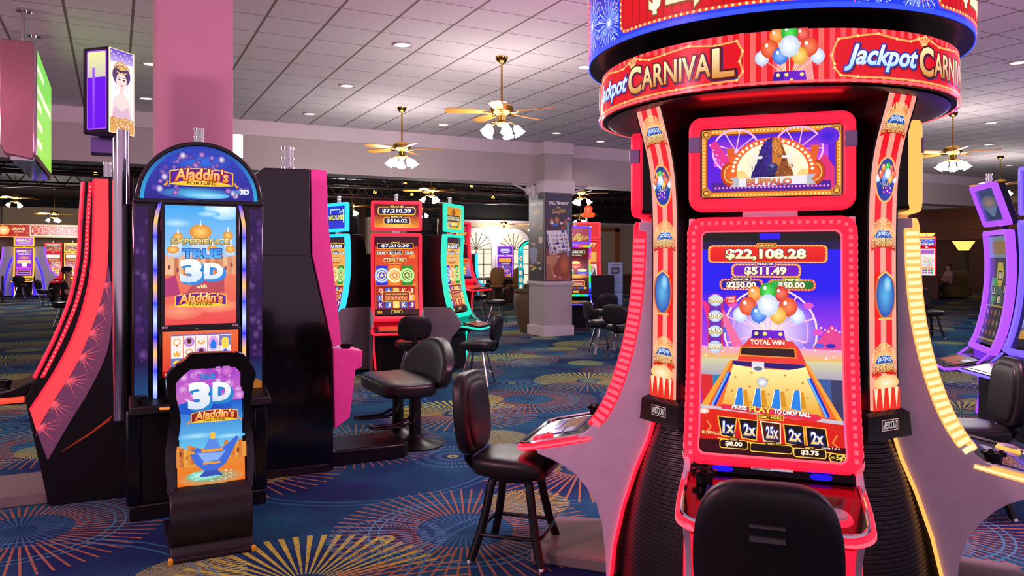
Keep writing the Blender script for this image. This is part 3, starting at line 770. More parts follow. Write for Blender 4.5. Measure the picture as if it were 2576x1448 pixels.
def art_topper():
    a = Art(1765, 322, 2100, 500, '#f09020')
    bulbs(a, 1770, 327, 2095, 495, 12, 9, 2.4, '#fff0a0'); a.rr(1776, 334, 2089, 488, 12, '#8a3a08')
    for x, y in ((1776, 333), (2089, 333), (1776, 489), (2089, 489)): a.spot(x, y, 14, 14, '#ffc850', '#b85a10'); a.arc(x, y, 8, 8, 2.5, '#7a3008')
    a.rr(1779, 338, 2086, 485, 16, '#5a10d8')
    a.rect(1795, 340, 2070, 420, lg(340, '#3a10d0', 420, '#e048e0'))
    for x, r in ((1850, 60), (2000, 60)):
        a.arc(x, 380, r, r, 5, '#f8b0f0')
        for i in range(9): a.line([(x, 380), (x + r * math.cos(i * .7), 380 + r * math.sin(i * .7))], 2.5, '#f8c8f8')
    a.poly([(1782, 360), (1800, 350), (1880, 470), (1850, 482)], '#e03090'); a.dots([(1786 + i * 8, 362 + i * 13) for i in range(9)], 2, '#ffd0f0')
    a.poly([(2040, 420), (2062, 395), (2084, 430), (2084, 482), (2030, 482)], '#e02a70'); a.spot(2070, 350, 26, 22, '#1a10d0', '#6a20d8')
    a.rect(1790, 462, 2076, 484, '#4a1a90'); a.dots([(1800 + i * 9.3, 476) for i in range(30)], 3, '#f08ad0', 6)
    for q in (-1, 1): a.spot(1938 + q * 98, 440, 28, 34, '#f8701c', '#b83008'); a.arc(1938 + q * 98, 440, 20, 24, 3, '#f8c060'); a.poly([(1938 + q * 92, 372), (1938 + q * 112, 372), (1938 + q * 104, 410), (1938 + q * 90, 410)], '#e05a18')
    a.ell(1938, 432, 104, 84, '#f0601c', 40, 180, 360); a.rect(1834, 430, 2042, 458, '#f0601c')
    a.ell(1938, 434, 86, 72, '#fff4d0', 40, 180, 360); a.rect(1852, 432, 2024, 462, '#ffd080')
    a.spot(1938, 420, 70, 48, '#b8c8d8', '#fff0c8', 30)
    a.dots([(1938 + 95 * math.cos(math.radians(182 + 8 * i)), 434 + 78 * math.sin(math.radians(182 + 8 * i))) for i in range(23)], 4.2, '#fff6d8', 8)
    # bison head: dark half on one side, lit half on the other
    hump = [(1884, 460), (1890, 436), (1900, 420), (1904, 396), (1912, 372), (1924, 354), (1938, 347)]; hump_r = [(2 * 1938 - x, y) for x, y in hump]
    a.poly(hump + [(1938, 460)], '#241468'); a.poly(hump_r + [(1938, 460)], '#8a4a1c')
    for q in (-1, 1):
        a.arc(1938 + q * 30, 384, 19, 19, 7, '#efe6ea', 20 if q > 0 else 40, 140 if q > 0 else 160); a.line([(1938 + q * 47.5, 392), (1938 + q * 50, 380), (1938 + q * 46, 372)], 4.5, '#f8f2f4'); a.ell(1938 + q * 25, 408, 6, 3.5, '#1c1040' if q < 0 else '#5a2c10')
    a.poly([(1938, 350), (1920, 360), (1913, 384), (1915, 406), (1922, 424), (1924, 440), (1938, 446)], '#34208a'); a.poly([(1938, 350), (1956, 360), (1963, 384), (1961, 406), (1954, 424), (1952, 440), (1938, 446)], '#c8742c')
    random.seed(2)
    for k in range(150):
        x, y = random.gauss(1938, 13), random.uniform(350, 388); c = random.choice(['#4a34a8', '#1c0c60', '#2c1a80']) if x < 1938 else random.choice(['#e89a48', '#9a5014', '#f4b868', '#b8641c']); a.line([(x, y), (x + random.uniform(-2, 2), y + 5)], 1.3, c)
    for k in range(110):
        q = random.choice((-1, 1)); x, y = 1938 + q * random.uniform(26, 48), random.uniform(410, 456); c = random.choice(['#3a2a90', '#140a48']) if q < 0 else random.choice(['#c07a38', '#5a2c10', '#a05a20'])
        if y > 400 + abs(x - 1938) * 0.4: a.line([(x, y), (x + q * 1.5, y + 6)], 1.4, c)
    for q in (-1, 1): a.ell(1938 + q * 16, 399, 4.4, 3.0, '#120a24'); a.ell(1938 + q * 16, 398.6, 2.6, 2.0, '#8a86d8' if q < 0 else '#f0c890'); a.ell(1938 + q * 16, 398.6, 1.3, 1.7, '#08040c'); a.line([(1938 + q * 10, 393), (1938 + q * 21, 395)], 2, '#160a30' if q < 0 else '#5a2a0c')
    a.poly([(1924, 424), (1930, 417), (1946, 417), (1952, 424), (1950, 438), (1944, 446), (1932, 446), (1926, 438)], '#2c2a6a'); a.spot(1938, 424, 11, 6, '#7c78c8', '#2c2a6a', 14)
    for q in (-1, 1): a.ell(1938 + q * 6.5, 427, 3.2, 2.2, '#0a0620')
    a.line([(1930, 440), (1938, 437), (1946, 440)], 1.6, '#0a0620'); a.poly([(1930, 446), (1946, 446), (1942, 458), (1934, 458)], '#180c3c')
    a.poly([(1836, 452), (1856, 450), (1862, 462), (1858, 476), (1836, 476), (1846, 464)], '#b8b8c4'); a.poly([(2040, 448), (2020, 448), (2014, 462), (2018, 476), (2040, 472), (2030, 460)], '#b8b8c4')
    a.poly([(1858, 454), (2018, 450), (2018, 472), (1858, 476)], '#e8e4ea'); a.text('BUFFALO', 1877, 456, 1984, 473, lg(456, '#f0a030', 473, '#d03060'), '#3a1a5a', 0.03, 0.035)
    return a


def candle(parent, x, y, z, s=1.0, name='signal_lamp'):
    p = MB().cyl((x, y, z), (x, y, z + 0.012 * s), 0.036 * s, None, 20).cyl((x, y, z + 0.055 * s), (x, y, z + 0.062 * s), 0.035 * s, None, 20).cyl((x, y, z + 0.105 * s), (x, y, z + 0.118 * s), 0.035 * s, None, 20).build(name, chrome, parent)
    MB().cyl((x, y, z + 0.012 * s), (x, y, z + 0.055 * s), 0.03 * s, None, 20).cyl((x, y, z + 0.062 * s), (x, y, z + 0.105 * s), 0.03 * s, None, 20).build('lens', white_lens, p)
    return p


def carnival_machine(rz, label, led, cells, main, top, hue):
    root = empty('slot_machine', CC, rz, label, 'slot machine', 'curved slot machines round the striped sign tower')
    M = face_map(FACE); W = 0.365
    outer = [(r, z) for z, r in reversed(FACE)]
    tip = [(1.06, 0.69), (1.17, 0.665), (1.20, 0.645), (1.19, 0.62), (1.15, 0.605), (1.107, 0.592), (1.03, 0.558), (0.977, 0.52), (0.92, 0.46), (0.867, 0.38), (0.835, 0.26), (0.82, 0.12), (0.815, 0)]
    inn = [(0.785, 0), (0.765, 0.18), (0.72, 0.38), (0.655, 0.58), (0.59, 0.74), (0.545, 0.9), (0.53, 1.05), (0.525, 1.865)]
    body = [(0.56, 0.0), (0.76, 0.0), (0.77, 0.2), (0.82, 0.42), (0.93, 0.56), (0.90, 0.70)] + [(r - 0.03, z) for z, r in FACE[2:]] + [(0.56, 1.865)]
    MB().prism([(-r, z) for r, z in body], 'x', -W + 0.03, W - 0.03).build('cabinet', black_satin, root)
    for s in (-1, 1):
        MB().prism([(-r, z) for r, z in outer + tip + inn], 'x', s * W, s * (W - 0.03)).build('side_wing', lavender, root, bevel=0.004)
        MB().tube([(s * (W + 0.008), -r, z) for r, z in inn[:-1]], 0.009, 6).build('wing_edge_light', led, root)
        MB().slab([[(s * (W - 0.085), -r + 0.004, z), (s * (W - 0.031), -r + 0.004, z)] for r, z in tip[8:]], lambda p: (p.x, p.y + 0.02, p.z)).build('leg_light', led, root)
    # lit frame round the screen with its bead of bulbs
    o = rrect(-W - 0.004, W + 0.004, 0.775, 1.868, 0.07, 6, 16); i = rrect(-W + 0.058, W - 0.058, 0.80, 1.805, 0.03, 6, 16)
    fr = MB().ring(M, o, i, -0.04, 0.03).build('screen_frame', led, root, bevel=0.006)
    ci = rrect(-W + 0.024, W - 0.024, 0.775, 1.842, 0.05, 6, 40); pts = []; acc = 0
    for (ax, ay), (bx, by) in zip(ci, ci[1:]):
        L = math.hypot(bx - ax, by - ay); t = 0.033 - acc
        while t <= L: pts.append((ax + (bx - ax) * t / L, ay + (by - ay) * t / L)); t += 0.033
        acc = L - (t - 0.033)
    b = MB(); segs = {-1: MB(), 1: MB()}
    for x, z in pts:
        if z < 0.79: continue
        if z < 1.80:
            sx = 1 if x > 0 else -1
            b.raw([M(x + dx, z + dz, 0.0315) for dx, dz in ((-0.008, -0.009), (0.008, -0.009), (0.008, 0.009), (-0.008, 0.009))], [(0, 1, 2, 3)])
            r = interp(FACE, z); q = [M(0, z + dz, hh) for dz, hh in ((-0.0095, -0.032), (0.0095, -0.032), (0.0095, 0.024), (-0.0095, 0.024))]
            segs[sx].raw([(sx * (W + 0.0055), p[1], p[2]) for p in q], [(0, 1, 2, 3)])
        else: b.raw([M(x + dx, z + dz, 0.0315) for dx, dz in ((-0.006, -0.010), (0.006, -0.010), (0.008, 0.006), (-0.008, 0.006))], [(0, 1, 2, 3)])
    b.build('bulb_border', cells, fr, smooth=0)
    for q in (-1, 1): segs[q].build('side_bulb_border', cells, fr, smooth=0)
    MB().ring(M, i, rrect(-W + 0.064, W - 0.064, 0.806, 1.799, 0.028, 6, 16), 0.0, 0.032).build('frame_inner_rim', cells, fr)
    g = MB().grid([[M(u, z, -0.012) for u in (-W + 0.05, 0, W - 0.05)] for z in [0.775 + 1.03 * k / 26 for k in range(27)]]).build('screen_glass', black_gloss, root)
    a = main
    a.build('screen', lambda u, v, h: M(-0.303 + 0.606 * u, 0.80 + 0.955 * v, h - 0.0115), g, cv=84)
    MB().slab([[M(-0.045, 1.765, -0.009), M(0.045, 1.765, -0.009)], [M(-0.045, 1.793, -0.009), M(0.045, 1.793, -0.009)]], lambda p: (p.x, p.y + 0.004, p.z)).build('camera_window', glow('deep_blue_glow', '#1a10ff', 1.2), g)
    # topper
    ty = -0.655; MT = lambda u, z, h: (u, ty - h, z)
    hb = MB().box(-0.35, 0.35, ty + 0.01, -0.42, 1.905, 2.33).build('topper_housing', black_satin, root, bevel=0.02)
    oo = rrect(-0.362, 0.362, 1.895, 2.335, 0.06, 6, 2); ii = rrect(-0.312, 0.312, 1.955, 2.283, 0.02, 6, 2)
    MB().ring(MT, oo, ii, -0.03, 0.03).build('topper_frame', led, hb, bevel=0.012, seg=3)
    for s in (-1, 1): MB().box(s * 0.337 - 0.024, s * 0.337 + 0.030, ty - 0.036, ty + 0.02, 2.17, 2.245).build('frame_lens', mat('clear_violet_lens', '#9a86b8', 0.15), hb, bevel=0.006)
    MB().box(-0.32, 0.32, ty + 0.02, ty + 0.09, 2.33, 2.337).build('wash_light', glow('red_wash_light', (1.0, 0.01, 0.012), 9.0), hb)
    MB().box(-0.31, 0.31, ty - 0.004, ty + 0.012, 1.955, 2.283).build('topper_glass', black_gloss, hb)
    if top: top.build('topper_screen', flat(-0.303, 0.303, 1.962, 2.276, ty - 0.005), hb)
    MB().box(-0.12, 0.12, ty - 0.01, ty + 0.1, 1.862, 1.90).build('topper_neck', lavender, root, bevel=0.004)
    # button deck with its lip light
    sl = 0.22; c, s_ = math.cos(sl), math.sin(sl)
    def MD(x, t, h): return (x, -0.90 - t * c - h * s_, 0.742 - t * s_ + h * c)
    plan = [(-0.345, 0.0), (0.345, 0.0), (0.35, 0.2), (0.345, 0.33)] + [(0.345 - 0.09 + 0.09 * math.cos(math.radians(k)), 0.33 + 0.09 * math.sin(math.radians(k))) for k in range(15, 91, 15)]
    plan += [(-x, t) for x, t in reversed(plan[2:])]
    def deck(b, h0, h1, k=1.0):
        P = [(x * k, 0.2 + (t - 0.2) * k) for x, t in plan]; n = len(P)
        return b.raw([MD(x, t, h0) for x, t in P] + [MD(x, t, h1) for x, t in P], [tuple(range(n)), tuple(range(2 * n - 1, n - 1, -1))] + [(i, (i + 1) % n, n + (i + 1) % n, n + i) for i in range(n)])
    dk = deck(MB(), -0.045, 0.0).build('button_deck', black_gloss, root, bevel=0.008)
    rim = plan[1:] + plan[:1]
    MB().tube([MD(x * 1.02, t * 1.02, -0.020) for x, t in rim], 0.018, 10).build('lip_light', led, dk)
    MB().tube([MD(x * 1.052, t * 1.045, -0.020) for x, t in rim], 0.009, 6).build('lip_light_core', cells, dk)
    MB().tube([MD(x * 0.995, t, 0.004) for x, t in rim], 0.009, 8).build('chrome_trim', chrome, dk)
    a = Art(0, 0, 300, 150, '#3a1a60'); a.rect(20, 15, 200, 135, lg(15, '#a83a50', 135, '#5a2a80'))
    for r in range(2):
        for k in range(4): a.rr(28 + k * 43, 26 + r * 40, 64 + k * 43, 58 + r * 40, 6, '#c8a040'); a.rr(32 + k * 43, 30 + r * 40, 60 + k * 43, 54 + r * 40, 5, '#8a3040')
    a.rect(28, 108, 196, 128, '#7a50c0'); a.rr(212, 20, 290, 60, 6, '#c8b0e0'); a.rr(212, 70, 290, 130, 6, '#a050c8')
    a.build('deck_screen', lambda u, v, h: MD(-0.26 + 0.44 * u, 0.12 + 0.20 * (1 - v), h + 0.001), dk, DIM)
    def at_deck(x, t, r, h, m, nm, n=24):
        p = Vector(MD(x, t, 0)); nn = Vector((0, -s_, c)); return MB().cyl(p, p + nn * h, r, r * 0.85, n).build(nm, m, dk, bevel=0.002)
    at_deck(0.235, 0.30, 0.06, 0.018, red_led if hue == 'red' else glow('amber_button', '#ffb84a', 1.2), 'spin_button_ring'); at_deck(0.235, 0.30, 0.045, 0.028, mat('clear_button_dome', '#b8b0c0', 0.1), 'spin_button')
    cup = MB(); p = Vector(MD(-0.27, 0.10, 0)); cup.lathe([(0.034, 0), (0.042, 0.05), (0.038, 0.05), (0.03, 0.012), (0.001, 0.012)], tuple(p), 20)
    for k in range(6): an = PI / 3 * k; cup.cyl(p + Vector((0.041 * math.cos(an), 0.041 * math.sin(an), 0.04)), p + Vector((0.045 * math.cos(an), 0.045 * math.sin(an), 0.058)), 0.011, 0.011, 8)
    cup.build('cup_holder', black_satin, dk)
    # slots on the upright strip under the screen
    MB().slab([[(-0.33, -0.918, 0.745), (0.33, -0.918, 0.745)], [(-0.33, -0.893, 0.80), (0.33, -0.893, 0.80)]], lambda p: (p.x, p.y + 0.03, p.z)).build('slot_strip', black_gloss, root, bevel=0.004)
    a = Art(0, 0, 660, 120)
    a.rr(70, 12, 190, 50, 14, '#1a10f0'); a.text('COLLECT TICKET', 80, 22, 180, 34, '#d8e0ff'); a.rr(84, 54, 176, 104, 24, '#1a10f0'); a.rr(470, 14, 590, 56, 14, '#1a10f0'); a.text('INSERT BILL / TICKET', 478, 24, 582, 34, '#d8e0ff'); a.rr(486, 62, 574, 112, 22, '#1a10f0')
    a.rect(250, 40, 420, 66, '#a8a4b8'); a.rect(255, 45, 330, 61, '#5a5868'); a.rect(400, 6, 450, 24, '#b0a8a8')
    a.build('slot_labels', lambda u, v, h: (-0.33 + 0.66 * u, -0.9195 + 0.025 * v - h, 0.745 + 0.055 * v), root)
    MB().box(-0.25, 0.25, -0.80, -0.74, 0.06, 0.40).build('lower_door', black_matte, root, bevel=0.008)
    # flat foot plinth in front
    MB().prism([(-0.34, -0.76), (0.34, -0.76), (0.30, -1.25), (-0.30, -1.25)], 'z', 0.0, 0.07).build('foot_plinth', mat('grey_rubber_plinth', '#77706c', 0.7), root, bevel=0.012)
    return root


random.seed(7)
amber_led = glow('warm_amber_strip', (1.0, 0.40, 0.085), 1.5); amber_cell = glow('warm_white_cells', '#ffe6ae', 1.25)
carnival_machine(math.radians(-45), 'tall red-lit slot machine under the round sign, its screen showing a ball game', red_led, red_lite, art_main(), art_topper(), 'red')
carnival_machine(math.radians(-135), 'red-lit curved slot machine seen from its pale side, deck reaching over a black stool', red_led, red_lite, art_main(), art_topper(), 'red')
carnival_machine(math.radians(45), 'curved slot machine with amber bulb edging, seen from its pale side', amber_led, amber_cell, art_main(), art_topper(), 'amber')
# ---------------------------------------------------------------- island on the left, built round the pink column
def loop_smooth(P, n=5):
    """closed Catmull-Rom through 2D points"""
    out = []; m = len(P)
    for i in range(m):
        p0, p1, p2, p3 = (Vector(P[(i + k) % m]) for k in (-1, 0, 1, 2))
        for k in range(n):
            t = k / n; out.append(tuple(0.5 * (2 * p1 + (p2 - p0) * t + (2 * p0 - 5 * p1 + 4 * p2 - p3) * t * t + (3 * p1 - p0 - 3 * p2 + p3) * t ** 3)))
    return out


def bokeh(a, x0, y0, x1, y1, n, cols, r0, r1, edge):
    for _ in range(n):
        x, y, r = random.uniform(x0, x1), random.uniform(y0, y1), random.uniform(r0, r1); a.spot(x, y, r, r, random.choice(cols), edge, 10)


def fortune_logo(a, x0, y0, x1, y1, band='#5a1a9a', small=False):
    """the arched Aladdin's FORTUNE banner"""
    w, h = x1 - x0, y1 - y0; X = lambda t: x0 + w * t; Y = lambda t: y0 + h * t
    top = [(X(t), Y(0.22 - 0.18 * (1 - (2 * t - 1) ** 2))) for t in [i / 12 for i in range(13)]]; bot = [(X(t), Y(0.92 + 0.06 * (1 - (2 * t - 1) ** 2))) for t in [i / 12 for i in range(13)]]
    a.poly(top + bot[::-1], '#ffc428'); i_ = lambda P, d: [(X(0.5) + (x - X(0.5)) * 0.965, y + d) for x, y in P]
    a.poly(i_(top, h * 0.05) + i_(bot, -h * 0.05)[::-1], band)
    mid = [(X(0.03 + 0.94 * t), Y(0.86 - 0.20 * (1 - (2 * t - 1) ** 2))) for t in [i / 12 for i in range(13)]]
    a.poly(mid + [(x, y) for x, y in i_(bot, -h * 0.01)[::-1]], '#ffd030')
    a.text("Aladdin's", X(0.08), Y(0.02), X(0.92), Y(0.66), lg(Y(0), '#fff0a0', Y(0.7), '#ff9a1c'), '#b0202a', 0.06, 0.03, 0.1, arch=h * 0.10)
    a.text('FORTUNE', X(0.27), Y(0.74), X(0.73), Y(0.90), '#5a2408', bold=0.02)
    for q in (0, 1): a.ell(X(-0.03 + 1.06 * q), Y(0.80), w * 0.022, h * 0.06, '#e08a20', 8); a.poly([(X(-0.04 + 1.08 * q), Y(0.82)), (X(-0.10 + 1.2 * q), Y(0.96)), (X(-0.05 + 1.1 * q), Y(1.02)), (X(-0.02 + 1.04 * q), Y(0.86))], '#f0a030')


def true3d(a, x0, y0, x1, y1, extra=None):
    w, h = x1 - x0, y1 - y0
    a.text('TRUE', x0 + 0.06 * w, y0, x0 + 0.94 * w, y0 + 0.26 * h, lg(y0, '#2a8af0', y0 + .26 * h, '#5ab8ff'), '#0a3a90', 0.05, 0.04)
    for k in range(6, 0, -1): a.text('3', x0 + k * w * 0.012, y0 + 0.28 * h + k * h * 0.012, x0 + 0.50 * w + k * w * 0.012, y0 + 0.95 * h + k * h * 0.012, '#2a86d8', bold=0.06); a.text('D', x0 + 0.54 * w + k * w * 0.012, y0 + 0.40 * h + k * h * 0.012, x0 + 0.98 * w + k * w * 0.012, y0 + 0.86 * h + k * h * 0.012, '#2a86d8', bold=0.06)
    a.text('3', x0, y0 + 0.28 * h, x0 + 0.50 * w, y0 + 0.95 * h, lg(y0 + .3 * h, '#ffffff', y0 + .95 * h, '#c4dcf8'), bold=0.06); a.text('D', x0 + 0.54 * w, y0 + 0.40 * h, x0 + 0.98 * w, y0 + 0.86 * h, lg(y0 + .4 * h, '#ffffff', y0 + .9 * h, '#c4dcf8'), bold=0.06)


random.seed(11)
al = empty('slot_machine', (0.505, 5.45, 0), 0, 'dark slot machine with an arched blue marquee and a desert palace screen', 'slot machine')
MB().box(-0.405, 0.405, 0.03, 0.55, 0.10, 2.055).build('cabinet', black_gloss, al, bevel=0.012)
MB().box(-0.42, 0.42, 0.0, 0.55, 0, 0.10).box(-0.36, 0.36, 0.01, 0.05, 0.10, 0.68).build('base', black_satin, al, bevel=0.01)
for s in (-1, 1): MB().box(s * 0.39 - 0.05, s * 0.39 + 0.035, -0.005, 0.06, 0.10, 0.70).build('base_post', black_gloss, al, bevel=0.012)
# arched marquee
arc_ = lambda r, k=1.0: [(r * math.cos(PI * i / 40), 2.058 + k * r * math.sin(PI * i / 40)) for i in range(41)]
mq = MB().prism(arc_(0.388, 0.985), 'y', 0.012, 0.26).build('marquee', black_gloss, al, bevel=0.01)
P_ = arc_(0.390, 0.985) + [(-0.36, 2.058), (0.36, 2.058)]
MB().ring(lambda u, z, h: (u, 0.012 - h, z), arc_(0.391, 0.985), arc_(0.363, 0.985), 0.0, 0.022).build('marquee_rim', black_gloss, mq, bevel=0.006)
a = Art(-100, 0, 100, 100)
semi = lambda r: [(r * math.cos(PI + PI * i / 40), 100 + r * math.sin(PI + PI * i / 40)) for i in range(41)]
a.poly(semi(99.5), lg(0, '#1430a8', 100, '#2aa8e0')); a.poly(semi(93), lg(6, '#2a40c0', 100, '#20208a'))
a.spot(0, 30, 60, 16, '#2a70e8', '#2438b4', 24); a.spot(-8, 88, 64, 11, '#58c8f4', '#2040a8', 24); a.spot(10, 92, 40, 6, '#a8ecff', '#48b4ec', 20)
for _ in range(46):
    an = random.uniform(195, 345); r = random.uniform(40, 84); x, y = r * math.cos(math.radians(an)), 100 + r * math.sin(math.radians(an)); q = random.uniform(2.5, 7)
    a.spot(x, y, q, q, random.choice(['#9a70c8', '#d898d8', '#6a50b8']), '#2a2ca0', 14)
for x, y in ((-68, 82), (-60, 60), (60, 90), (70, 82), (-30, 20), (36, 24), (56, 86)): a.spot(x, y, 6, 7, '#fff0f8', '#4a38b0', 14)
fortune_logo(a, -52, 40, 56, 76)
a.text('TRUE', 52, 81, 67, 86, '#38b0f0', '#081848', 0.03, 0.03); a.text('3D', 68, 78, 84, 88, '#ffffff', '#2a60b0', 0.06, 0.06)
a.build('marquee_art', lambda u, v, h: (-0.363 + 0.726 * u, 0.006 - h, 2.062 + 0.356 * v), mq, BACKLIT)
MB().slab([[(-0.40, -0.02, 2.03), (0.40, -0.02, 2.03)], [(-0.40, -0.02, 2.06), (0.40, -0.02, 2.06)]], lambda p: (p.x, 0.05, p.z)).build('marquee_ledge', black_gloss, al, bevel=0.006)
candle(al, 0.0, 0.12, 2.43)
# side glass with purple print
for s in (-1, 1):
    a = Art(0, 0, 60, 640, lg(0, '#3a1a60', 640, '#2a1858'))
    bokeh(a, 5, 10, 55, 520, 46, ['#6a3a98', '#8a5ab0', '#40207a', '#2a1460'], 8, 26, '#34185c')
    a.rect(0, 520, 60, 640, lg(520, '#2a1858', 640, '#2a60a0'))
    if s > 0: a.poly([(0, 615), (30, 600), (60, 610), (60, 640), (0, 640)], '#c87a2a')
    a.build('side_glass', flat(s * 0.353 - 0.04, s * 0.353 + 0.04, 0.78, 2.01, 0.028), al, DIM, clip=True)
    a = Art(0, 0, 10, 300)
    for k in range(12):
        c = ['#2a30ff', '#ffc860', '#3a50ff', '#cfe0ff'][k % 4]; n_ = ['#2a30ff', '#ffc860', '#3a50ff', '#cfe0ff'][(k + 1) % 4]
        a.rect(0, k * 25, 10, k * 25 + 25, lg(k * 25, c, k * 25 + 25, n_))
    def LM(u, v, h, s=s):
        z = 0.74 + 1.29 * v; bend = max(0, (z - 1.85) / 0.18); f = PI * u
        return (s * (0.272 - 0.028 * bend ** 2) - 0.013 * math.cos(f), -0.012 - 0.013 * math.sin(f) - h, z)
    a.build('curved_light_tube', LM, al, SCREEN, cu=6, cv=24)
    MB().tube([(s * (0.272 - 0.028 * max(0, (z - 1.85) / 0.18) ** 2), -0.002, z) for z in [0.73 + 1.31 * k / 24 for k in range(25)]], 0.016, 8, sx=1.5).build('light_channel', black_gloss, al)
MB().box(-0.245, 0.245, -0.018, 0.04, 1.215, 2.035).box(-0.250, 0.250, -0.03, 0.04, 0.90, 1.222).build('screen_bezel', black_gloss, al, bevel=0.008)
a = Art(412, 515, 590, 815, lg(515, '#38a4ec', 640, '#d4ecf4'))
a.spot(560, 520, 50, 30, '#f0faff', '#88cdf4'); a.spot(440, 560, 40, 12, '#b8e2fa', '#58b4f0'); a.spot(520, 535, 30, 8, '#c0e6fa', '#58b4f0')
a.rect(412, 640, 590, 700, lg(640, '#e8b088', 700, '#d88058'))
for cx, y0, r, hh in ((500, 565, 28, 36), (444, 585, 12, 20), (570, 580, 13, 22), (432, 618, 15, 18), (530, 616, 13, 16), (576, 616, 13, 18)):
    a.rect(cx - r * 0.75, y0 + hh * 0.6, cx + r * 0.75, 650, lg(y0, '#f4f8ff', 650, '#9cbcdc')); a.spot(cx, y0 + hh * 0.45, r, hh * 0.55, '#ffd070', '#d8841c', 20); a.poly([(cx - 2.5, y0), (cx, y0 - 16), (cx + 2.5, y0)], '#f0f4f8')
for i in range(16): a.rect(412 + i * 11.2, random.uniform(640, 652), 423 + i * 11.2, 690, random.choice(['#e0a078', '#d08a60', '#c87850', '#e8b488']))
for x, y in ((420, 665), (440, 672), (560, 668), (576, 660), (548, 700), (530, 710)): a.rr(x, y, x + 6, y + 11, 2.5, '#8a3a48')
a.rect(412, 690, 590, 815, lg(690, '#e87858', 815, '#e8484c')); a.poly([(412, 700), (438, 690), (450, 740), (412, 745)], '#b03a70'); a.poly([(500, 690), (560, 690), (560, 735), (460, 740)], '#b84a58')
a.spot(450, 780, 60, 22, '#f49a78', '#ea6a58'); a.spot(540, 770, 60, 16, '#f8a080', '#ee7860')
a.text('EXPERIENCE', 428, 598, 574, 612, lg(598, '#fff0a0', 612, '#c89a30'), '#5a4a20', 0.05, 0.03)
true3d(a, 448, 624, 560, 714); a.text('with', 489, 714, 516, 724, '#f4e49a', bold=0.03); fortune_logo(a, 436, 733, 566, 772)
a.build('screen', flat(-0.217, 0.217, 1.245, 2.02, -0.019), al)
a = Art(405, 830, 594, 945, lg(830, '#e86a38', 945, '#d83030'))
for i in range(5):
    x = 426 + 30 * i; a.rect(x, 842, x + 28.5, 926, '#f4e8e4'); a.poly([(x, 842), (x + 28, 842)] + [(x + 28 - 4 * k, 836 if k % 2 else 842) for k in range(8)], '#4a60c8')
    for j in range(3):
        y = 844 + 27.5 * j; k = (i * 3 + j * 2) % 5
        if (i, j) in ((0, 2), (1, 2), (4, 0)): a.rect(x, y, x + 28, y + 26, '#6a78c0'); a.rr(x + 5, y + 5, x + 23, y + 34, 8, '#ffd050'); a.rect(x, y + 22, x + 4, y + 27, '#4a58b0')
        elif (i, j) == (3, 0): a.ell(x + 14, y + 20, 13, 20, '#d8a0e8'); a.poly([(x + 8, y + 34), (x + 20, y + 34), (x + 22, y + 22), (x + 16, y + 10), (x + 12, y + 10), (x + 6, y + 22)], '#2a7ae0')
        elif (i, j) == (3, 1): pass
        elif k == 0: a.arc(x + 14, y + 13, 9, 9, 2.5, '#e8a048'); a.dots([(x + 14, y + 22)], 2, '#d03a2a')
        elif k == 1: a.ell(x + 14, y + 15, 9, 6, '#e8a048'); a.ell(x + 14, y + 13, 5, 4, '#fff0d0')
        elif k == 2: a.poly([(x + 5, y + 9), (x + 10, y + 16), (x + 14, y + 7), (x + 18, y + 16), (x + 23, y + 9), (x + 21, y + 22), (x + 7, y + 22)], '#f0a838')
        elif k == 3: a.spot(x + 14, y + 14, 13, 12, '#f4d0e8', '#b060c8'); a.ell(x + 14, y + 12, 6, 7, '#5a2a30')
        else: a.ell(x + 14, y + 14, 12, 8, '#c8d0f0'); a.poly([(x + 6, y + 18), (x + 22, y + 18), (x + 14, y + 6)], '#4a4ab8')
a.rect(405, 931, 594, 945, '#a81418'); a.text('50', 411, 935, 419, 942, '#ffe080'); a.frame(424, 933, 470, 944, 1, 1.5, '#ffd060')
a.build('reel_screen', flat(-0.232, 0.232, 0.912, 1.203, -0.031), al)
a = Art(0, 0, 40, 10, '#d8c8d0'); a.rect(4, 3, 36, 7, '#6a6068')
a.build('asset_label', flat(-0.235, -0.20, 1.224, 1.236, -0.0185), al, PRINT); a.build('asset_label', flat(0.195, 0.23, 1.224, 1.236, -0.0185), al, PRINT)
dk = MB().prism([(0.05, 0.68), (0.05, 0.80), (-0.02, 0.78), (-0.15, 0.755), (-0.16, 0.70), (-0.10, 0.68)], 'x', -0.425, 0.425).build('button_deck', black_satin, al, bevel=0.01)
cup = MB().lathe([(0.03, 0.76), (0.042, 0.80), (0.046, 0.80), (0.046, 0.812), (0.036, 0.812), (0.03, 0.775), (0.001, 0.775)], (-0.365, -0.08, 0), 20).build('cup_holder', black_gloss, dk)
b = MB()
for k in range(6): b.box(-0.215, -0.13, -0.085, 0.02, 0.775 + 0.022 * k, 0.787 + 0.022 * k)
b.build('bill_slot', mat('brushed_dark_metal', '#3a383e', 0.3, 0.8), dk, bevel=0.002)
MB().tube([(-0.262, -0.02, 0.745), (-0.262, -0.07, 0.738), (-0.25, -0.16, 0.735), (-0.20, -0.175, 0.735)], 0.007, 6).build('amber_deck_edge', glow('orange_edge', '#ff7a30', 1.6), dk)

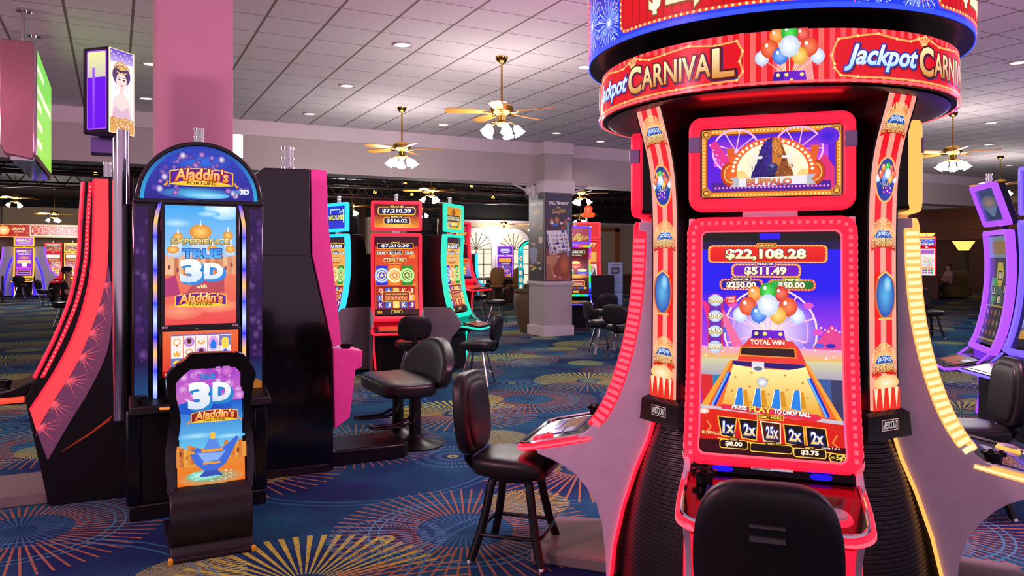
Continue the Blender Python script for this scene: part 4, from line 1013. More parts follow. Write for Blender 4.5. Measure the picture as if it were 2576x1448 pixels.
# chair in front of it, printed back towards us
ch = empty('gaming_chair', (0.495, 4.72, 0), 0, 'black chair with a lit genie-lamp picture on its wavy back, before the arched slot machine', 'chair')
off = lambda P: [(x - 0.495, z) for x, z in P]
OUT = loop_smooth(off([(0.364, 1.101), (0.406, 1.128), (0.643, 1.122), (0.698, 1.08), (0.746, 0.996), (0.732, 0.926), (0.716, 0.741), (0.734, 0.575), (0.727, 0.389), (0.676, 0.325), (0.302, 0.338), (0.261, 0.416), (0.255, 0.584), (0.282, 0.782), (0.261, 0.962), (0.282, 1.039)]))
INN = loop_smooth(off([(0.381, 1.036), (0.406, 1.046), (0.61, 1.048), (0.632, 1.036), (0.685, 0.965), (0.681, 0.919), (0.674, 0.745), (0.692, 0.556), (0.689, 0.405), (0.669, 0.361), (0.327, 0.360), (0.311, 0.398), (0.308, 0.555), (0.335, 0.754), (0.306, 0.914), (0.313, 0.97)]))
def BM(u, z, h): return (u, 0.02 - h + (0.02 * math.sin((z - 0.35) / 0.78 * PI) + 0.05 * (z - 0.4)), z)
back = MB().ring(BM, OUT, INN, -0.07, 0.02).build('backrest', black_gloss, ch, bevel=0.018, seg=3)
bp = MB(); bp.slab([[BM(-0.203, 0.355 + 0.70 * k / 10, -0.02), BM(0.203, 0.355 + 0.70 * k / 10, -0.02)] for k in range(11)], lambda p: (p.x, p.y + 0.02, p.z)); bp.build('back_panel', black_satin, back)
a = Art(0, 0, 100, 174); PIX = [((x + 0.19) / 0.39 * 100, (1.051 - z) / 0.695 * 174) for x, z in INN]
a.poly(PIX, lg(0, '#b050d0', 174, '#f08018'))
A_ = a; a.rect(2, 4, 92, 58, lg(0, '#a03ac8', 60, '#d87ac8'))
for _ in range(60): a.spot(random.uniform(6, 92), random.uniform(4, 56), *([random.uniform(2, 9)] * 2), random.choice(['#f4b8e8', '#ffe0f4', '#8a20c0', '#e880d0', '#c050d8']), '#b858cc', 9)
a.rect(6, 52, 94, 122, lg(52, '#1a5ad0', 122, '#68c8f0')); a.spot(40, 60, 40, 12, '#1438b0', '#2060d0', 20); a.spot(60, 76, 40, 6, '#68b8f8', '#2a80e0'); a.spot(30, 100, 30, 5, '#b0e4fa', '#50b0ec'); a.spot(75, 104, 24, 4, '#b0e4fa', '#58b8ee')
a.rect(3, 118, 97, 174, lg(118, '#e89030', 174, '#f07010')); 
for i in range(6): a.rect(2 + i * 5, 112 + 3 * (i % 3), 8 + i * 5, 142, ['#e08a38', '#c8702a', '#f0a848'][i % 3]); a.rect(68 + i * 5, 110 + 4 * (i % 2), 74 + i * 5, 136, ['#d87a2a', '#e89a40'][i % 2])
for x, y in ((6, 120), (14, 124), (76, 118), (86, 122)): a.rr(x, y, x + 3, y + 7, 1.4, '#803418')
a.text('TRUE', 34, 12, 56, 19, '#2aa0e8', '#0c3a80', 0.04, 0.03)
for k in range(5, 0, -1): a.text('3', 18 + k * .9, 22 + k * .9, 49 + k * .9, 62 + k * .9, '#2486d0', bold=0.06); a.text('D', 52 + k * .9, 24 + k * .9, 78 + k * .9, 52 + k * .9, '#2486d0', bold=0.06)
a.text('3', 18, 22, 49, 62, lg(22, '#ffffff', 62, '#dce4f0'), bold=0.06); a.text('D', 52, 24, 78, 52, lg(24, '#ffffff', 52, '#dce4f0'), bold=0.06)
fortune_logo(a, 22, 63, 88, 82, '#8a2020')
# a blue oil lamp with gold bands standing in mist
a.spot(50, 160, 46, 10, '#40b890', '#e88838', 20); a.spot(40, 156, 24, 7, '#d0fff0', '#58c8a8'); a.dots([(random.uniform(20, 84), random.uniform(150, 166)) for _ in range(40)], 0.9, '#e8fff4', 5)
a.poly([(20, 124), (30, 116), (42, 122), (62, 122), (76, 112), (86, 104), (88, 108), (78, 128), (70, 142), (58, 150), (40, 150), (28, 140)], '#3a6ad8'); a.poly([(30, 124), (60, 126), (70, 124), (60, 136), (40, 138)], '#88b0f4'); a.poly([(38, 122), (46, 106), (58, 106), (64, 122)], '#5a8ae8'); a.ell(52, 101, 4, 5, '#ffc040'); a.rect(36, 120, 66, 124, '#f0a028')
a.poly([(40, 150), (58, 150), (66, 158), (32, 158)], '#2a50b8'); a.arc(22, 132, 11, 11, 3.4, '#e8a030', 60, 300); a.rect(38, 138, 62, 141, '#f0a028')
a.build('backrest_print', lambda u, v, h: BM(-0.19 + 0.39 * u, 1.051 - 0.695 * (1 - v), h - 0.016), back, BACKLIT, cv=8)
sheet = [(0.10, 0.40), (0.02, 0.375), (-0.045, 0.34), (-0.085, 0.28), (-0.10, 0.21), (-0.095, 0.13), (-0.07, 0.07), (-0.10, 0.035), (-0.13, 0.022), (-0.13, 0.0), (0.62, 0.0), (0.62, 0.02), (0.06, 0.03), (0.0, 0.07), (-0.04, 0.13), (-0.05, 0.2), (-0.03, 0.27), (0.01, 0.32), (0.06, 0.35), (0.5, 0.36), (0.5, 0.40)]
MB().prism(sheet, 'x', -0.222, 0.215).build('curved_sheet_base', mat('black_bent_steel', '#1b1518', 0.38, 0.2), ch, bevel=0.006)
for s in (-0.222, 0.215): MB().box(s - 0.012, s + 0.012, -0.138, -0.10, -0.0, 0.03).build('yellow_corner_cap', mat('yellow_plastic', '#e8b020', 0.4), ch, bevel=0.004)
MB().pad((0, 0.30, 0.46), (0.46, 0.44, 0.12), 4).build('seat', vinyl, ch)
for s in (-1, 1): MB().cyl((s * 0.2, -0.005, 0.372), (s * 0.2, 0.03, 0.372), 0.006, None, 8).build('bolt', chrome, ch)

# swept machine with broad red light panels, seen from its side
sw = empty('slot_machine', (0.0, 6.05, 0), 0, 'black swept-back slot machine with broad red light panels and a sunburst on its side', 'slot machine')
prof = [(0.12, 0.0), (0.12, 2.245), (-0.08, 2.245), (-0.10, 2.21), (-0.185, 2.205), (-0.201, 1.92), (-0.213, 1.675), (-0.261, 1.403), (-0.354, 1.136), (-0.469, 0.875), (-0.532, 0.747), (-0.503, 0.585), (-0.40, 0.03), (-0.39, 0.0)]
MB().prism(prof, 'y', 0.0, 0.52).build('cabinet', black_satin, sw, bevel=0.008)
def res(P, n): 
    L = [0]
    for a_, b_ in zip(P, P[1:]): L.append(L[-1] + math.dist(a_, b_))
    out = []
    for i in range(n):
        t = L[-1] * i / (n - 1); k = max(j for j in range(len(P) - 1) if L[j] <= t + 1e-9); f = (t - L[k]) / (L[k + 1] - L[k]); out.append((P[k][0] + (P[k + 1][0] - P[k][0]) * f, P[k][1] + (P[k + 1][1] - P[k][1]) * f))
    return out
def open_smooth(P, n=40):
    Q = [P[0]] + P + [P[-1]]; out = []
    for i in range(1, len(Q) - 2):
        p0, p1, p2, p3 = (Vector(Q[i + k]) for k in (-1, 0, 1, 2))
        for k in range(6): t = k / 6; out.append(tuple(0.5 * (2 * p1 + (p2 - p0) * t + (2 * p0 - 5 * p1 + 4 * p2 - p3) * t * t + (3 * p1 - p0 - 3 * p2 + p3) * t ** 3)))
    return res(out + [tuple(P[-1])], n)
bl = open_smooth([(-0.129, 2.224), (-0.134, 1.757), (-0.161, 1.483), (-0.237, 1.185), (-0.354, 0.92), (-0.503, 0.665)]); br = open_smooth([(-0.037, 2.228), (-0.039, 1.702), (-0.074, 1.426), (-0.153, 1.154), (-0.249, 0.913), (-0.354, 0.732), (-0.465, 0.52)])
MB().slab([[(p[0], -0.006, p[1]), (q[0], -0.006, q[1])] for p, q in zip(bl, br)], lambda p: (p.x, 0.004, p.z)).build('side_light_panel', glow('coral_red_panel', '#ff3a44', 1.35), sw)
MB().tube([(p[0], -0.006, p[1]) for p in bl], 0.006, 6).build('panel_edge_light', red_led, sw)
bo = open_smooth([(-0.041, 1.66), (-0.012, 1.369), (-0.044, 1.038), (-0.153, 0.77), (-0.284, 0.536), (-0.400, 0.314)]); bi = res(br, 60)[22:] ; bi = res(bi, 40)
MB().slab([[(p[0], -0.003, p[1]), (q[0], -0.003, q[1])] for p, q in zip(bi, bo)], lambda p: (p.x, 0.003, p.z)).build('sunburst_panel', mat('mauve_panel', '#8a6484', 0.4), sw)
for k in range(7):
    c = Vector(bi[2 + k * 6]); a = Art(0, 0, 1, 1); o_ = Vector(min(bo, key=lambda p: (Vector(p) - c - Vector((0.09, -0.05))).length)); R_ = (o_ - c).length
    for q in (-78, -58, -40, -22, -6, 10, 26, 44, 62):
        an = math.atan2(o_.y - c.y, o_.x - c.x) + math.radians(q + 3 * (k % 3)); t = Vector((math.cos(an), math.sin(an))); w = Vector((-t.y, t.x)) * 0.0042; L = 0.0
        while L < 0.22 and not any((Vector(p) - c - t * (L + 0.01)).length < 0.012 for p in bo): L += 0.01
        if L >= 0.22: L = 0.07
        L = max(0.05, min(L * 0.95, 0.15)); a.add([tuple(c + w), tuple(c - w), tuple(c + t * L)], [(0, 1, 2)], lambda x, y, c=c, L=L: tuple(p + (q_ - p) * min(1, math.hypot(x - c.x, y - c.y) / L) for p, q_ in zip(srgb('#ff5a66'), srgb('#b0506c'))))
    a.build('sunburst', lambda u, v, h: (u, -0.0045, 1 - v), sw, clip=False)
pe = open_smooth([(-0.19, 2.20), (-0.206, 1.92), (-0.218, 1.675), (-0.266, 1.403), (-0.359, 1.136), (-0.474, 0.875)])
for y_, m_, r_, nm in ((0.012, red_led, 0.014, 'front_edge_light'), (0.50, red_led, 0.014, 'front_edge_light')): MB().tube([(p[0] - 0.002, y_, p[1]) for p in pe], r_, 8).build(nm, m_, sw)
ps = [(x + 0.042, z) for x, z in pe]
MB().slab([[(x - 0.012, -0.006, z), (x + 0.012, -0.006, z)] for x, z in ps], lambda p: (p.x, 0.003, p.z)).build('bead_channel', red_led, sw)
b = MB()
for x, z in res(ps, 46)[1:-1]: b.cyl((x, -0.012, z), (x, -0.005, z), 0.006, None, 8)
b.build('bead_lights', glow('salmon_beads', '#ff8a80', 1.4), sw)
MB().slab([[( -0.012, -0.004, 0.584), (-0.032, -0.004, 0.545)], [(-0.15, -0.004, 0.475), (-0.165, -0.004, 0.452)], [(-0.319, -0.004, 0.366), (-0.319, -0.004, 0.362)]], lambda p: (p.x, 0.002, p.z)).build('orange_flash', mat('orange_reflector', '#c8501c', 0.3), sw)
dk = MB().prism([(-0.50, 0.70), (-0.53, 0.76), (-0.47, 0.86), (-0.62, 0.80), (-0.92, 0.765), (-0.94, 0.72), (-0.90, 0.70)], 'y', 0.02, 0.50).build('button_deck', black_gloss, sw, bevel=0.01)
MB().tube([(-0.535, 0.01, 0.735), (-0.86, 0.01, 0.728), (-0.93, 0.04, 0.726), (-0.95, 0.10, 0.725), (-0.95, 0.42, 0.725)], 0.020, 8).build('lip_light', glow('orange_red_lip', '#ff3a20', 1.8), dk)
MB().lathe([(0.03, 0), (0.042, 0.04), (0.045, 0.055), (0.036, 0.055), (0.03, 0.02), (0.001, 0.02)], (-0.66, 0.16, 0.80), 18).build('cup_holder', black_satin, dk)
MB().lathe([(0.05, 0), (0.06, 0.006), (0.055, 0.014), (0.03, 0.02), (0.001, 0.021)], (-0.78, 0.12, 0.775), 20).build('spin_button', mat('clear_button_dome', '#b8b0c0', 0.1), dk)
MB().prism([(-0.40, 0.06), (-0.40, 0.66), (-0.98, 0.66), (-0.98, 0.10)], 'z', 0.0, 0.09).build('foot_platform', MATS['grey_rubber_plinth'], sw, bevel=0.012)
candle(sw, -0.04, 0.2, 2.245)
pl = MB().cyl((0.04, -0.065, 0.56), (0.04, -0.065, 2.56), 0.055, None, 32).build('sign_pole', mat('mirror_chrome', '#d0ccd8', 0.10, 1.0, scale=3), sw, smooth=50)
MB().box(0.0, 0.08, -0.12, 0.0, 0.545, 0.562).build('pole_foot', black_satin, pl)
sb = MB().prism([(-0.035, -0.145), (0.12, 0.01), (-0.035, 0.165), (-0.19, 0.01)], 'z', 2.53, 3.12).build('sign_box', black_satin, sw, bevel=0.006)
def SB(q, k=0.155):
    """q 0: face to the left of the near corner, 1: face to the right"""
    c0, e = (Vector((-0.19, 0.01)), Vector((0.155, -0.155))) if q == 0 else (Vector((-0.035, -0.145)), Vector((0.155, 0.155)))
    n_ = Vector((-D45, -D45)) if q == 0 else Vector((D45, -D45))
    return lambda u, v, h: ((c0 + e * u + n_ * h).x, (c0 + e * u + n_ * h).y, 2.535 + 0.58 * v)
a = Art(0, 0, 100, 260, '#120818'); a.rr(14, 8, 92, 250, 6, '#b050ff'); a.rr(18, 12, 88, 246, 5, lg(12, '#f0f0a0', 90, '#7a10e8')); a.rect(18, 90, 88, 246, '#6a08e8'); a.rect(36, 60, 46, 246, lg(60, '#a060f0', 246, '#7a20f0'))
a.build('violet_light', SB(0), sb)
a = Art(0, 0, 100, 260, '#fff4fa'); a.rect(4, 0, 96, 40, lg(0, '#5a2ad0', 40, '#c8b0f0')); a.dots([(10 + 9 * i, 10 + 8 * (i % 3)) for i in range(10)], 3, '#f0d8ff')
a.spot(50, 78, 36, 34, '#3a2050', '#5a4070', 22); a.ell(50, 96, 21, 27, '#f8dcd8'); a.poly([(44, 118), (56, 118), (60, 140), (40, 140)], '#f4d4d0'); a.poly([(8, 200), (20, 150), (42, 136), (58, 136), (80, 150), (94, 200)], '#f6dcda'); a.poly([(10, 215), (24, 172), (50, 190), (76, 172), (92, 215)], '#e0b8d0')
for k in range(9): an = math.radians(200 + 17.5 * k); a.line([(50, 62), (50 + 34 * math.cos(an), 62 + 30 * math.sin(an))], 3, '#e8b860')
a.arc(50, 64, 32, 26, 3, '#d8a040', 180, 360); a.line([(30, 68), (50, 74), (70, 68)], 4, '#e0b050')
for q in (-1, 1): a.ell(50 + q * 9, 92, 5, 2, '#2a1820'); a.line([(50 + q * 4, 86), (50 + q * 14, 85)], 1.5, '#4a3038'); a.dots([(50 + q * 23, 108), (50 + q * 23, 116), (50 + q * 23, 124)], 2.5, '#f0c8e0')
a.ell(50, 110, 5, 2.4, '#d8586a'); a.line([(49, 96), (48, 103), (51, 104)], 1.2, '#e0b0a8')
a.rect(2, 212, 98, 260, '#e0a858'); 
for _ in range(22): a.spot(random.uniform(8, 92), random.uniform(212, 250), 8, 7, random.choice(['#fff6d8', '#ffe0a0', '#f0c070']), '#c88038', 10)
a.frame(0, 0, 100, 260, 2, 3, '#f0d8a0')
a.build('portrait_panel', SB(1), sb, clip=True)
MB().box(-0.15, 0.03, 0.10, 0.30, 2.42, 2.53).build('rear_panel', mat('violet_grey_panel', '#6a60a0', 0.35), sb, bevel=0.004)

# pink-edged machine on the other side of the column
pk = empty('slot_machine', (0.0, 6.05, 0), 0, 'black glossy slot cabinet with a bright pink edge panel, seen from its side', 'slot machine')
MB().prism([(0.95, 0.0), (0.95, 2.31), (1.01, 2.365), (1.355, 2.371), (1.364, 1.705), (1.526, 0.983), (1.541, 0.0)], 'y', 0.0, 0.62).build('cabinet', mat('black_mirror_laminate', '#040305', 0.10, 0, 0.6, coat=0.3), pk, bevel=0.008)
pinkm = mat('hot_pink_plastic', '#f552ac', 0.3)
MB().prism([(1.36, 2.371), (1.485, 2.366), (1.492, 2.0), (1.600, 0.995), (1.529, 0.975), (1.368, 1.705)], 'y', -0.006, 0.626).build('edge_panel', pinkm, pk, bevel=0.005)
dk = MB().prism([(1.532, 0.965), (1.773, 0.938), (1.765, 0.80), (1.715, 0.785), (1.669, 0.404), (1.546, 0.325)], 'y', -0.006, 0.626).build('deck_pod', pinkm, pk, bevel=0.008)
MB().lathe([(0.03, 0), (0.05, 0.03), (0.05, 0.045), (0.04, 0.045), (0.03, 0.015), (0.001, 0.015)], (1.65, 0.05, 0.95), 20).build('cup_holder', black_satin, dk)
MB().box(0.95, 1.345, -0.003, 0.0, 1.696, 1.700).build('panel_seam', black_matte, pk)
MB().box(0.94, 1.50, -0.01, 0.63, 0, 0.06).build('base', black_matte, pk, bevel=0.006)
candle(pk, 1.21, 0.15, 2.371, 1.5)
fp = MB().prism([(1.555, 0.10), (2.16, 0.10), (2.22, 0.18), (2.22, 0.62), (1.555, 0.62)], 'z', 0, 0.12).build('foot_platform', black_satin, pk, bevel=0.012)
b = MB()
for k in range(22): b.box(1.60, 2.18, 0.125 + 0.0215 * k, 0.136 + 0.0215 * k, 0.119, 0.125)
b.build('ribbed_tread', black_satin, fp, smooth=0)

# two-legged bench seat for it
be = empty('bench_seat', (2.37, 6.76, 0), 0, 'wide black bench stool on two round pedestals beside the pink-edged machine', 'bench')
MB().pad((-0.06, 0.0, 0.52), (0.50, 0.96, 0.15), 5, 12, lambda q: (q.x, q.y, q.z + 0.03 * q.x * 2 * (0.5 if q.x > 0 else -1) - 0.10 * max(0, -q.x - 0.12))).build('seat', vinyl, be)
MB().pad((0.27, 0.0, 0.70), (0.13, 1.06, 0.46), 5, 14, lambda q: (q.x + 0.10 * (1 - (q.y / 0.53) ** 2) - 0.06 + 0.16 * q.z, q.y, q.z * (1 - 0.55 * (q.y / 0.53) ** 2) + (-0.0 if q.z < 0 else 0) - 0.06 * (q.y / 0.53) ** 2)).build('backrest', vinyl, be)
MB().box(0.10, 0.22, -0.22, -0.14, 0.44, 0.50).box(0.10, 0.22, 0.14, 0.22, 0.44, 0.50).tube([(0.10, -0.18, 0.46), (0.22, -0.18, 0.47), (0.27, -0.18, 0.56)], 0.02).tube([(0.10, 0.18, 0.46), (0.22, 0.18, 0.47), (0.27, 0.18, 0.56)], 0.02).build('back_bracket', dark_steel, be)
for y_ in (-0.22, 0.25): 
    MB().lathe([(0.25, 0), (0.25, 0.012), (0.20, 0.022), (0.09, 0.06), (0.055, 0.10), (0.05, 0.46), (0.001, 0.46)], (0.03, y_, 0), 36).build('pedestal', dark_steel, be)
    MB().tube([(0.03, y_ - 0.05, 0.30), (0.0, y_ - 0.05, 0.22), (-0.10, y_ - 0.05, 0.19), (-0.36, y_ - 0.04, 0.19), (-0.38, y_ + 0.04, 0.19), (-0.12, y_ + 0.05, 0.19), (0.0, y_ + 0.05, 0.24)], 0.014, 8).build('footrest', dark_steel, be)

# hanging sign, green screen on its long side
hs = empty('hanging_sign', (-0.82, 8.94, 2.65), 0, 'boxy sign hanging on two poles from the ceiling, green screen on its long side', 'sign')
MB().prism([(-0.17, 0.14), (-0.14, 0.05), (0.10, 0.0), (0.12, 0.08), (0.12, 1.13), (0.09, 1.17), (-0.16, 1.17), (-0.18, 1.10)], 'y', 0.0, 2.25).build('housing', mat('mirror_pink_steel', '#c8909a', 0.18, 0.7), hs, bevel=0.012)
MB().box(-0.09, 0.11, 0.05, 2.2, -0.005, 0.03).build('underside', chrome, hs)
a = Art(0, 0, 225, 110, lg(0, '#78d850', 110, '#98e048'))
for y0, x0, x1 in ((14, 10, 100), (36, 18, 205), (52, 6, 70), (72, 8, 84), (92, 6, 78)):
    a.many([[(x, y0), (x + 6, y0), (x + 6, y0 + 8), (x, y0 + 8)] for x in range(x0, x1, 8)], '#f4ffd8')
a.build('green_screen', lambda u, v, h: (0.122 + h, 0.06 + 2.12 * u, 0.08 + 1.06 * v), hs)
MB().tube([(0.125, 0.012, 0.05), (0.125, 0.012, 1.15)], 0.014, 8).build('edge_rail', chrome, hs)
for y_ in (0.12, 1.1): MB().cyl((0.02, y_, 1.16), (0.02, y_, 1.51), 0.03, None, 20).lathe([(0.075, 1.485), (0.075, 1.51), (0.03, 1.51)], (0.02, y_, 0), 24).build('hanger_pole', chrome, hs)
# ---------------------------------------------------------------- stools
chair_steel = mat('stool_chrome', '#b8b2b4', 0.14, 1.0)


def make_stool(name, label, cat, loc, heading, kind='curved', group=None, pad_m=None):
    """heading: compass direction the sitter faces, clockwise from the depth axis of the room"""
    r = empty(name, (loc[0], loc[1], 0), -math.radians(heading), label, cat, group); v = pad_m or vinyl; st = dark_steel if kind == 'curved' else chair_steel
    MB().pad((0, 0.02, 0.525), (0.45, 0.45, 0.12), 4.5, 10, lambda q: (q.x * (1 + 0.10 * q.y / 0.22), q.y, q.z - (0.03 if q.z > 0 else 0) * max(0, (q.y - 0.1) / 0.12) ** 2)).build('seat', v, r)
    if kind == 'curved':
        bk = MB().pad((0, -0.235, 0.79), (0.425, 0.10, 0.46), 4.2, 12, lambda q: (q.x * (0.84 + 0.18 * (1 - ((q.z + 0.02) / 0.25) ** 2)), q.y - 0.10 * (q.z + 0.2) + 0.22 * q.x * q.x, q.z)).build('backrest', v, r)
        MB().pad((0, -0.20, 0.79), (0.34, 0.06, 0.38), 4, 8, lambda q: (q.x * (0.84 + 0.16 * (1 - (q.z / 0.2) ** 2)), q.y - 0.10 * (q.z + 0.2) + 0.22 * q.x * q.x, q.z)).build('cushion', v, bk)
        for zz, hh in ((0.0, 0.014), (0.042, 0.006)): MB().box(-0.05, 0.05, -0.325 - 0.1 * zz, -0.29, 0.855 + zz, 0.855 + zz + hh).build('handle_slit', mat('grey_slit', '#4a484a', 0.4), bk)
        MB().tube([(0, -0.10, 0.47), (0, -0.22, 0.47), (0, -0.265, 0.52), (0, -0.27, 0.62)], 0.022, 8, sx=2.6).build('back_bracket', st, r)
        MB().lathe([(0.16, 0.445), (0.16, 0.47), (0.10, 0.475), (0.001, 0.475)], (0, 0.02, 0), 24).build('swivel_plate', st, r)
        for sx in (-1, 1):
            for sy in (-1, 1):
                lg_ = MB().tube([(sx * .10, 0.02 + sy * .10, .45), (sx * .115, 0.02 + sy * .115, .40), (sx * .13, 0.02 + sy * .13, .30), (sx * .155, 0.02 + sy * .155, .17), (sx * .20, 0.02 + sy * .20, 0.012)], 0.024, 10).build('leg', st, r)
                MB().cyl((sx * .202, 0.02 + sy * .202, 0), (sx * .199, 0.02 + sy * .199, 0.014), 0.026, None, 12).build('foot_glide', chrome, lg_)
        MB().tube([(x, y + 0.02, 0.155) for x, y in rrect(-0.185, 0.185, -0.185, 0.185, 0.07, 5, 2)], 0.012, 8, closed=True).build('foot_ring', st, r)
    else:
        MB().pad((0, -0.235, 0.76), (0.44, 0.085, 0.33), 4, 10, lambda q: (q.x * (0.88 + 0.12 * (1 - (q.z / 0.17) ** 2)), q.y - 0.12 * (q.z + 0.1) + 0.35 * q.x * q.x, q.z)).build('backrest', v, r)
        MB().tube([(0, -0.08, 0.455), (0, -0.2, 0.455), (0, -0.245, 0.50), (0, -0.26, 0.64)], 0.016, 8, sx=2.2).build('back_bracket', dark_steel, r)
        MB().cyl((0, 0.02, 0.44), (0, 0.02, 0.468), 0.13, None, 24).build('swivel_plate', dark_steel, r)
        for sx in (-1, 1):
            for sy in (-1, 1): MB().cyl((sx * .19, 0.02 + sy * .19, 0), (sx * .09, 0.02 + sy * .09, 0.445), 0.019, 0.016, 10).build('leg', st, r)
        MB().tube([(x, y + 0.02, 0.16) for x, y in rrect(-0.16, 0.16, -0.16, 0.16, 0.05, 4, 2)], 0.010, 6, closed=True).build('foot_ring', st, r)
    return r


proto = make_stool('stool', 'black high-backed stool whose seat slides under the red-lit pale-sided machine', 'stool', (2.015, 3.888), 135)


def put(src, loc, heading, label, group=None):
    c = copy_tree(src); c.location = (loc[0], loc[1], 0); c.rotation_euler = (0, 0, -math.radians(heading)); c['label'] = label
    if group: c['group'] = group
    return c


put(proto, (1.905, 1.865), 45, 'black stool with a large dark back in front of the ball-game machine')
put(proto, (5.07, 3.16), 305, 'black stool before the violet-edged curved machine, broad back turned this way')
put(proto, (15.3, 10.4), 200, 'small dark stool standing alone on the carpet beyond the amber-edged machine')
low = make_stool('stool', 'chrome-legged black stool facing the turquoise-lit machine', 'stool', (4.31, 9.28), 312, 'low')
put(low, (3.55, 9.75), 15, 'chrome-legged black stool facing the red-framed coin machine')
put(low, (8.85, 17.95), 320, 'chrome-legged black stool facing the tall red-edged grand jackpot machine')
put(low, (9.55, 20.6), 310, 'black stool behind another beyond the tall red-edged grand jackpot machine')
put(low, (7.64, 11.36), 105, 'chrome-legged black stool in the aisle, seen in profile, left of its twin')
put(low, (7.43, 10.46), 60, 'chrome-legged black stool in the aisle with its back turned, beside its twin')
put(low, (9.35, 13.75), 20, 'black stool half hidden by the poster pillar, at the rainbow-framed machine')
put(low, (-3.52, 38.1), 5, 'black stool before the violet machine under the long money sign')
put(low, (-2.15, 31.2), 60, 'black stool on the far aisle, right of the violet machine')

# ---------------------------------------------------------------- further slot machines
SLOT = smooth_tab([(0.60, 0.34), (0.80, 0.17), (1.0, 0.085), (1.3, 0.025), (1.65, 0.0), (2.03, 0.02)])


def slot(label, loc, rz, led, main, top, scale=1.0, topz=(2.065, 2.49), group=None, wings=True, name='slot_machine', rainbow=False, dim=None, tilt=0.0, frame=0.045):
    r = empty(name, (loc[0], loc[1], 0), rz, label, 'slot machine', group); r.scale = (scale, scale, scale); M = face_map(SLOT); W = 0.36; sm = dim or SCREEN
    prof = [(0.0 - 0.0, 2.02)] + [(-interp(SLOT, z) + 0.04, z) for z in (2.0, 1.7, 1.4, 1.1, 0.9, 0.8)] + [(-0.10, 0.62), (-0.06, 0.35), (-0.10, 0.0), (0.42, 0.0), (0.42, 1.2), (0.28, 2.02)]
    MB().prism(prof, 'x', -0.33, 0.33).build('cabinet', black_satin, r, bevel=0.01)
    if wings:
        for s in (-1, 1): MB().prism([(-0.30, 0.70), (-0.12, 0.95), (0.40, 0.95), (0.40, 0.03), (-0.06, 0.03), (-0.12, 0.5)], 'x', s * 0.335, s * 0.375).build('side_wing', grey_plastic, r, bevel=0.006)
    o = rrect(-W, W, 0.80, 2.03, 0.035, 4, 12); i = rrect(-W + frame, W - frame, 0.80 + frame, 2.03 - frame, 0.012, 4, 12)
    fr = MB().ring(M, o, i, -0.05, 0.03).build('screen_frame', black_gloss if rainbow else led, r, bevel=0.006)
    if rainbow:
        cols = ['#20e850', '#20c8ff', '#3a40ff', '#c030ff', '#ff30a0', '#ffb020', '#60f040', '#20e0e0']; a = Art(0, 0, 72, 123)
        for k in range(20): a.rect(72 * k / 20, 0, 72 * (k + 1) / 20, 5, lg(72 * k / 20, cols[(k // 3) % 8], 72 * (k + 1) / 20 + 2, cols[(k // 3 + 1) % 8], 0)); a.rect(72 * k / 20, 118, 72 * (k + 1) / 20, 123, cols[(k // 3 + 4) % 8])
        for k in range(32): y = 5 + 113 * k / 32; a.rect(0, y, 5, y + 3.6, cols[(k // 4 + 1) % 8]); a.rect(67, y, 72, y + 3.6, cols[(k // 4 + 3) % 8])
        a.build('rainbow_border', lambda u, v, h: M(-W + 2 * W * u, 0.80 + 1.23 * v, 0.031), fr, cv=12)
    g = MB().grid([[M(u, z, -0.012) for u in (-W + 0.03, 0, W - 0.03)] for z in [0.83 + 1.17 * k / 20 for k in range(21)]]).build('screen_glass', black_gloss, r)
    if main: main.build('screen', lambda u, v, h: M(-0.305 + 0.61 * u, 0.875 + 1.095 * v, h - 0.0115), g, sm, cv=48)
    if topz:
        z0, z1 = topz; zc = (z0 + z1) / 2
        def MT(u, z, h): return (u, -0.01 - h - (z - z0) * tilt, z)
        hb = MB().slab([[MT(-0.34, z0 + 0.01, 0), MT(0.34, z0 + 0.01, 0)], [MT(-0.34, z1 - 0.01, 0), MT(0.34, z1 - 0.01, 0)]], lambda p: (p.x, p.y + 0.10, p.z)).build('topper_housing', black_satin, r, bevel=0.01)
        MB().ring(MT, rrect(-0.36, 0.36, z0, z1, 0.03, 4, 1), rrect(-0.36 + frame, 0.36 - frame, z0 + frame, z1 - frame, 0.01, 4, 1), -0.03, 0.03).build('topper_frame', led, hb, bevel=0.006)
        if top: top.build('topper_screen', lambda u, v, h: MT(-0.318 + 0.636 * u, z0 + 0.042 + (z1 - z0 - 0.084) * v, h + 0.001), hb, sm)
        MB().box(-0.05, 0.05, 0.02, 0.07, 2.0, z0 + 0.03).build('topper_neck', chrome, r)
        candle(r, 0.0, 0.05 - (z1 - z0) * tilt, z1, 0.9)
    dk = MB().prism([(-0.12, 0.80), (-0.20, 0.74), (-0.56, 0.655), (-0.57, 0.625), (-0.2, 0.60), (-0.08, 0.62)], 'x', -0.35, 0.35).build('button_deck', black_gloss, r, bevel=0.008)
    MB().tube([(-0.36, -0.16, 0.69), (-0.36, -0.54, 0.645), (-0.33, -0.58, 0.64), (0.33, -0.58, 0.64), (0.36, -0.54, 0.645), (0.36, -0.16, 0.69)], 0.014, 8).build('deck_light', led, dk)
    a = Art(0, 0, 60, 20, '#1a1230'); a.rect(3, 3, 38, 17, '#c05a30'); a.rect(41, 4, 57, 9, '#e8e0f0'); a.rect(41, 11, 57, 16, '#d02a30')
    a.build('deck_screen', lambda u, v, h: (-0.28 + 0.56 * u, -0.52 + 0.26 * v, 0.667 + 0.062 * v + h + 0.0012), dk, DIM)
    for s in (-1, 1): MB().tube([(s * 0.338, -0.185, 0.80), (s * 0.35, -0.30, 0.70)], 0.012, 6).tube([(s * 0.33, -0.10, 0.58), (s * 0.325, -0.08, 0.36), (s * 0.30, -0.12, 0.10)], 0.013, 6).build('leg_light', led, r)
